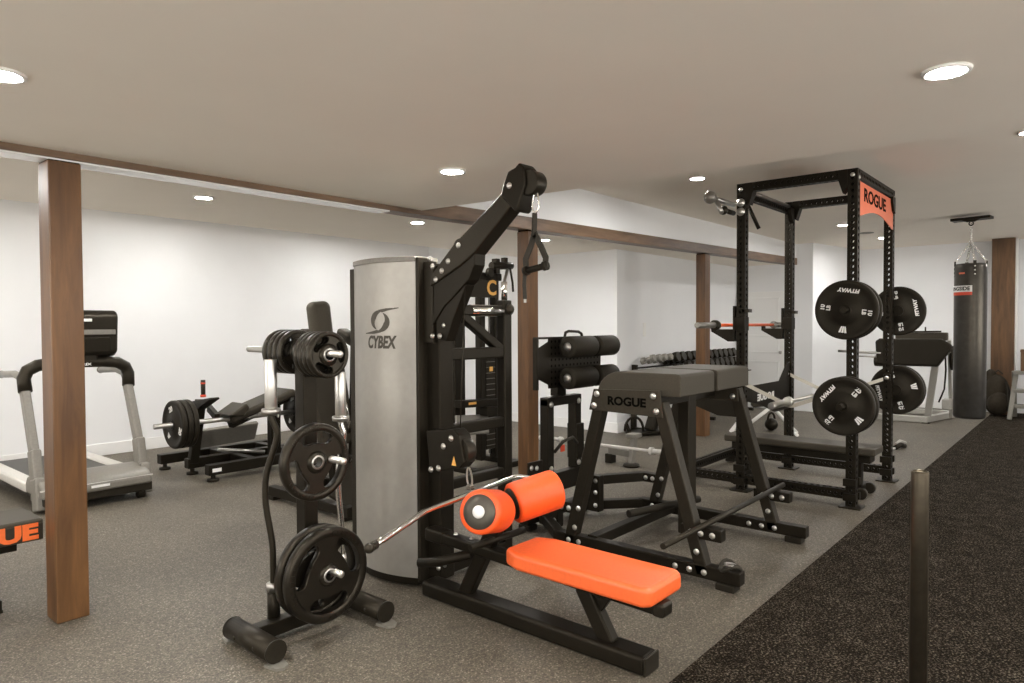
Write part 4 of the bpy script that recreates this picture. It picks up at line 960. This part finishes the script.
fo = MB().prism([(4.90, .40), (5.36, .36), (5.40, .56), (4.93, .60)], (0, 4.83, 0), (1, 0, 0), (0, .25, 1), .03).build('foot_plate', 'capgrey', ct, bevel=.008)
tr = MB()
for i in range(4):
    for j in (0, 1):
        x = 4.94+i*.115; z = .405-i*.009+j*.085
        tr.bar((x, 4.826+z*.243, z), (x+.07, 4.826+(z+.06)*.243, z+.06), .006, .018, (0, -1, 0))
tr.build('tread_pattern', 'darkplastic', fo)

# ------------------------------------------------------------------ items in the alcove
lm = barbell((6.06, 3.03, .25), (.24, 1, -.055), 2.2, 'white barbell lying low behind the glute ham bench with one end in the rack corner', 'lightplastic', 'lightplastic')
st = thing('roller_stand', (6.45, 3.75, 0), 'small grey stand with a round foot under the low white barbell', 'stand')
MB().lathe([(.085, 0), (.09, .01), (.08, .03), (.05, .035)], (6.33, 3.75, 0), (0, 0, 1), 24).build('round_foot', 'rubber', st)
MB().bar((6.33, 3.75, .03), (6.39, 3.75, .30), .075, .05, (0, 1, 0)).build('post', 'greyplastic', st, bevel=.005)
MB().bar((6.35, 3.75, .13), (6.38, 4.05, .13), .06, .07).build('side_beam', 'greyplastic', st, bevel=.005)
MB().box((6.30, 3.69, .30), (6.45, 3.81, .345)).build('cradle', 'greyplastic', st, bevel=.008)
MB().box((6.33, 4.0, 0), (6.43, 4.08, .10)).build('side_foot', 'rubber', st, bevel=.005)
ft = thing('floor_trainer', (8.5, 4.6, 0), 'low black floor trainer with a curved loop handle by the alcove wall', 'gym gear')
MB().prism([(-.55, 0), (-.45, .16), (.45, .16), (.50, .0), (.42, -.14), (-.40, -.14)], (8.50, 4.62, .02), (.93, -.36, 0), (.36, .93, 0), .035).build('base_board', 'black', ft, bevel=.01)
MB().tube([(8.14+.15*math.cos(a*PI/10)*.6, 4.78-.15*math.cos(a*PI/10)*.6, .06+.19*math.sin(a*PI/10)) for a in range(11)], .018, 12).build('loop_handle', 'rubber', ft)
MB().cyl((8.40, 4.62, .19), (9.0, 4.36, .14), .05).build('tube_arm', 'greyplastic', ft)
MB().bar((8.32, 4.64, .05), (8.42, 4.62, .27), .12, .14, (0, 1, 0)).build('pivot_block', 'black', ft, bevel=.02)
MB().bar((8.10, 4.83, .05), (8.06, 4.86, .16), .03, .05).build('end_stop', 'black', ft, bevel=.005)

# dumbbell rack in the alcove
dk = thing('dumbbell_rack', (10.2, 4.83, 0), 'low black three-tier dumbbell rack along the alcove wall', 'rack')
for u in (8.5, 10.2, 11.75):
    MB().bar((u, 5.0, .0), (u, 4.98, .93), .06, .07, (0, 1, 0)).box((u-.03, 4.55, 0), (u+.03, 5.02, .05)).build('side_frame', 'black', dk, bevel=.005)
for z, v in ((.86, 4.90), (.735, 4.70), (.25, 4.66)):
    for dv in (-.09, .09): MB().bar((8.5, v+dv, z-abs(dv)*.1+dv*.3), (11.75, v+dv, z+dv*.3-abs(dv)*.1), .05, .02).build('shelf_rail', 'black', dk, bevel=.003)
def dumbbell(u, v, z, r, L, m, label, grp, tape=None):
    o = thing('dumbbell', (u, v, z), label, 'dumbbell', grp)
    d = V((0, -.96, .28))
    for s in (-1, 1):
        a = V((u, v, z))+d*(s*L*.5); b_ = V((u, v, z))+d*(s*L*.22)
        h = MB().cyl(a, b_, r, n=6).build('hex_head', m, o, bevel=.008)
        if tape and s == -1: MB().cyl(a+d*(s*.001), a+d*(s*.0), r*.8, n=20).build('tape', 'blue', h)
    MB().cyl(V((u, v, z))-d*(L*.25), V((u, v, z))+d*(L*.25), .016, n=12).build('handle', 'steel', o)
    return o
names = ('first', 'second', 'third', 'fourth', 'fifth', 'sixth', 'seventh', 'eighth', 'ninth', 'tenth', 'eleventh', 'twelfth')
for i in range(4):
    dumbbell(8.66+i*.17, 4.86, 1.0, .055, .22, 'greyvinylpale', 'small pale dumbbell on the top rack tier, %s from its left end' % names[i], 'pale dumbbells')
for i in range(12):
    dumbbell(9.42+i*.19, 4.90, .985, .082, .26, 'iron', 'black hex dumbbell on the top rack tier, %s from the pale ones' % names[i], 'black hex dumbbells on the top tier', tape=(i == 1))
for i in range(12):
    dumbbell(9.40+i*.19, 4.70, .86, .080, .26, 'iron', 'black hex dumbbell on the middle rack tier, %s from its left end' % names[i], 'black hex dumbbells on the middle tier')

# small white-legged bench and what lies by it, seen through the rack
wb = thing('folding_bench', (9.2, 3.4, 0), 'small white-legged bench seen through the power rack', 'bench')
for a, b_ in (((9.15, 3.75, .02), (9.25, 3.30, .42)), ((9.55, 3.10, .02), (9.45, 3.45, .42)), ((9.25, 3.85, .02), (9.0, 3.35, .02)), ((9.4, 3.05, .02), (9.7, 3.2, .02))):
    MB().cyl(a, b_, .024).build('leg_tube', 'white', wb)
MB().bar((9.28, 3.62, .40), (9.45, 3.30, .44), .22, .07).build('pad', 'vinyl', wb, bevel=.02, seg=3)
MB().bar((9.05, 3.8, .02), (9.15, 3.62, .30), .05, .16, (1, 0, 0)).build('side_panel', 'white', wb, bevel=.004)
o = thing('kettlebell', (9.7, 3.5, 0), 'small black kettlebell on the floor seen through the power rack', 'kettlebell')
MB().sphere((9.7, 3.5, .09), .09).build('ball', 'iron', o)
MB().tube([(9.7+.055*math.cos(a*PI/8), 3.5-.055*math.cos(a*PI/8)*.5, .15+.10*math.sin(a*PI/8)) for a in range(9)], .016, 10).build('handle', 'iron', o)
o = thing('cable_rope', (9.2, 1.85, 0), 'white and black cable attachment lying on the floor behind the rack upright', 'gym gear')
MB().tube([(8.5, 2.25, .012), (8.7, 2.12, .012), (8.9, 1.98, .012), (9.15, 1.84, .016)], .012, 8).build('cable', 'white', o)
MB().tube([(9.15, 1.84, .02), (9.25, 1.80, .05), (9.36, 1.78, .02)], .028, 10).build('grip', 'rubber', o)
MB().tube([(9.3, 1.86, .03), (9.42, 1.84, .06), (9.5, 1.80, .03)], .026, 10).build('end_loop', 'silverpaint', o)

# ------------------------------------------------------------------ silver machine with black pad at the back
lp = thing('leg_curl_machine', (12.4, 2.0, 0), 'silver framed machine with a wide black pad beside the punching bag', 'gym machine')
MB().prism([(-.44, .0), (-.46, .20), (-.40, .24), (.40, .24), (.53, .16), (.50, .06), (.36, -.16), (-.42, -.16)], (11.55, 2.13, 1.02), (.0, -1, 0), (.15, 0, 1), .12).build('wide_pad', 'foam', lp, bevel=.03, seg=4)
MB().box((11.62, 1.68, 1.24), (11.75, 2.35, 1.36)).build('rear_pad', 'greyvinyl', lp, bevel=.02, seg=3)
MB().tube([(11.60, 2.15, 1.37), (11.60, 1.75, 1.375)], .012).tube([(11.60, 1.95, 1.37), (11.60, 1.95, 1.44)], .010).build('top_rod', 'satin', lp)
for a, b_, w in (((12.0, 1.98, .06), (11.70, 1.80, 1.20), .09), ((12.3, 1.72, .06), (11.8, 1.68, 1.25), .045)):
    MB().bar(a, b_, w, w, (0, 1, 0)).build('frame_post', 'silverpaint', lp, bevel=.008)
for a, b_ in (((11.85, 2.75, .05), (11.85, 1.95, .05)), ((11.9, 2.0, .05), (13.4, 1.62, .05)), ((12.9, 2.7, .05), (12.9, 1.8, .05))):
    MB().bar(a, b_, .10, .09).build('base_tube', 'silverpaint', lp, bevel=.01)
for x, y in ((11.85, 2.70), (11.85, 1.97), (13.35, 1.63)): MB().box((x-.05, y-.05, 0), (x+.05, y+.05, .012)).build('rubber_foot', 'rubber', lp)
MB().tube([(11.45, 3.1, 1.07), (11.45, 2.5, 1.05)], .02).tube([(11.45, 2.85, 1.0), (11.45, 2.55, .99)], .012).build('side_bar', 'steel', lp)
MB().lathe([(.0, 0), (.17, 0), (.18, .01), (.18, .04), (.17, .05), (0, .05)], (11.9, 1.62, .98), (0, 1, 0), 28).build('cam_disc', 'iron', lp)
MB().tube([(11.75, 1.72, 1.05), (11.95, 1.74, .80), (12.1, 1.78, .50), (12.1, 1.85, .30)], .012).build('cable', 'satin', lp)
MB().box((12.0, 1.68, .20), (12.2, 1.80, .36)).build('stop_block', 'silverpaint', lp, bevel=.02)
MB().bar((11.80, 2.45, .9), (11.80, 2.50, .10), .08, .08, (0, 1, 0)).build('front_post', 'silverpaint', lp, bevel=.008)
MB().cyl((11.5, 2.20, .93), (11.5, 2.60, .93), .08).build('ankle_roller', 'vinyl', lp, bevel=.02)

# ------------------------------------------------------------------ punching bag and its ceiling mount
pb = thing('punching_bag', (10.43, 1.262, .29), 'tall black leather punching bag hanging by chains from the ceiling', 'punching bag')
BR = .178
MB().lathe([(0, 0), (BR-.03, 0), (BR-.008, .012), (BR, .04), (BR, 1.0), (BR*1.005, 1.5), (BR, 1.90), (BR-.006, 1.945), (BR-.02, 1.955), (BR-.03, 1.94), (0, 1.93)], (10.43, 1.262, .29), (0, 0, 1), 48).build('leather_body', 'leather', pb)
vw = V((-.993, -.12, 0)).normalized(); sd_ = V((-.12, .993, 0)).normalized()
def wrap(z0, z1, a0, a1, r, m, name, par, n=14):
    mb = MB(); vs = []
    for k in range(n+1):
        a = a0+(a1-a0)*k/n; d = vw*math.cos(a)+sd_*math.sin(a)
        for z in (z0, z1): vs.append(V((10.43, 1.262, z))+d*r)
    mb.add(vs, [(2*k, 2*k+1, 2*k+3, 2*k+2) for k in range(n)], True)
    return mb.build(name, m, par)
lb_ = wrap(1.885, 1.965, -.10, 1.75, BR+.0025, 'white', 'label', pb)
lr_ = wrap(1.845, 1.885, -.10, 1.75, BR+.0025, 'red', 'label', pb)
def curved_text(txt, size, z, a_mid, r, m, par, sx=1.):
    tb = MB(); tb.text(txt, size, (0, 0, 0), (1, 0, 0), (0, 1, 0), .001, sx, .002)
    out = []
    for p in tb.v:
        a = a_mid-p[0]/r; d = vw*math.cos(a)+sd_*math.sin(a); out.append(V((10.43, 1.262, z+p[1]))+d*r)
    tb.v = [tuple(q) for q in out]; return tb.build('lettering', m, par)
curved_text('RINGSIDE', .064, 1.925, .78, BR+.004, 'letterdark', lb_, 1.0)
wrap(2.11, 2.13, .35, .75, BR+.002, 'orangeplate', 'label', pb)
for a in (0., PI/2, PI, 1.5*PI):
    d = vw*math.cos(a-.25)+sd_*math.sin(a-.25); q = V((10.43, 1.262, 2.245))+d*(BR-.005)
    MB().bar(q-V((0, 0, .16)), q+V((0, 0, .03)), .035, .012, tuple(d)).build('hanging_loop', 'blackstrap', pb)
    for z in (.04, .09, .14): bolt(pb, q+d*.006-V((0, 0, z)), d, .008, .004, name='rivet')
    ch = MB(); top = V((10.43, 1.262, 2.52)); q2 = q+V((0, 0, .02)); n_ = 9
    for k in range(n_):
        c0 = q2+(top-q2)*(k/n_); c1 = q2+(top-q2)*((k+1.25)/n_); dd = (c1-c0); s_ = dd.cross(V((0, 0, 1)) if k % 2 else V((1, .3, 0))).normalized()
        ch.tube([(c0+c1)/2-dd*.5*math.cos(t*PI/5)+s_*.011*math.sin(t*PI/5) for t in range(10)], .0035, 6, True)
    ch.build('chain', 'chrome', pb)
ch = MB()
for k in range(9):
    c0 = V((10.43, 1.262, 2.51+k*.026)); c1 = c0+V((0, 0, .034)); s_ = V((1, 0, 0)) if k % 2 else V((0, 1, 0))
    ch.tube([(c0+c1)/2-(c1-c0)*.5*math.cos(t*PI/5)+s_*.012*math.sin(t*PI/5) for t in range(10)], .004, 6, True)
ch.build('chain', 'chrome', pb)
mt = thing('bag_mount', (10.43, 1.262, 2.73), 'black ceiling bracket that carries the punching bag', 'bracket')
MB().prism([(-.22, -.06), (.21, -.14), (.23, .05), (-.20, .14)], (10.43, 1.262, 2.825), (0, -1, 0), (1, 0, 0), -.033).build('plate', 'black', mt, bevel=.004)
MB().prism([(-.17, 0), (.17, 0), (.04, -.06), (-.04, -.06)], (10.40, 1.262, 2.825), (0, -1, 0), (0, 0, 1), .06).build('yoke', 'black', mt, bevel=.006)
MB().tube([(10.43, 1.262+.024*math.cos(t*PI/6), 2.752+.024*math.sin(t*PI/6)) for t in range(12)], .007, 8, True).build('eye_ring', 'satin', mt)

# backpack on the floor by the pillar
bk = thing('backpack', (13.42, 1.22, 0.012), 'dark brown and black backpack slumped against the wooden pillar', 'backpack')
m = MB(); m.sphere((13.43, 1.26, .34), 1, 18, 14, (.15, .19, .33)); m.build('main_bag', 'cloth', bk)
m = MB(); m.sphere((13.31, 1.22, .22), 1, 16, 12, (.10, .15, .18)); m.build('front_pocket', 'cloth', bk)
m = MB(); m.sphere((13.48, 1.34, .55), 1, 16, 12, (.11, .10, .20)); m.build('top_flap', 'cloth', bk)
MB().tube([(13.36, 1.14, .55), (13.27, 1.10, .40), (13.25, 1.10, .20), (13.33, 1.08, .04)], .01, flat=(.012, .05)).build('shoulder_strap', 'blackstrap', bk)
MB().tube([(13.43, 1.30, .68), (13.42, 1.24, .74), (13.43, 1.18, .68)], .012, 8).build('carry_handle', 'blackstrap', bk)

# grey shelf rack at the right edge
gr = thing('storage_rack', (13.2, .7, .012), 'grey metal shelf rack cut by the right edge of the photo', 'rack')
for y in (1.02, .20):
    MB().bar((12.95, y+.03, .012), (13.25, y-.03, .74), .05, .06, (0, 1, 0)).bar((13.45, y, .012), (13.25, y, .74), .05, .06, (0, 1, 0)).build('side_frame', 'greypaint', gr, bevel=.004)
for z in (.18, .42, .70): MB().box((13.08, .18, z), (13.30, 1.02, z+.05)).build('shelf', 'greypaint', gr, bevel=.004)
o = thing('wooden_box', (13.2, .72, .75), 'small brown wooden box standing on the grey shelf rack', 'box')
MB().box((13.10, .60, .752), (13.28, .93, 1.08)).build('box_body', 'plywood', o, bevel=.006)
MB().box((13.095, .595, 1.04), (13.285, .935, 1.085)).build('lid', 'plywood', o, bevel=.006)

# steel post in the right foreground
bo = thing('round_post', (2.80, .483, 0), 'round dark metal post standing on the turf in the right foreground', 'post')
MB().lathe([(.0285, .0), (.0285, .955), (.027, .962), (.0235, .963), (.0235, .93), (0, .93)], (2.80, .483, .012), (0, 0, 1), 36).build('tube', 'bollard', bo)
MB().lathe([(.07, 0), (.07, .008), (.03, .012)], (2.80, .483, .012), (0, 0, 1), 36).build('base_flange', 'bollard', bo)

# ------------------------------------------------------------------ world and colour
w = bpy.data.worlds.new('world'); S.world = w; w.use_nodes = True
w.node_tree.nodes['Background'].inputs[0].default_value = (1, .965, .905, 1); w.node_tree.nodes['Background'].inputs[1].default_value = 7.6
S.view_settings.view_transform = 'Standard'; S.view_settings.look = 'None'; S.view_settings.gamma = 1; S.view_settings.use_curve_mapping = False
S.view_settings.exposure = 0.2
S.cycles.use_denoising = True
S.cycles.max_bounces = 10; S.cycles.diffuse_bounces = 6
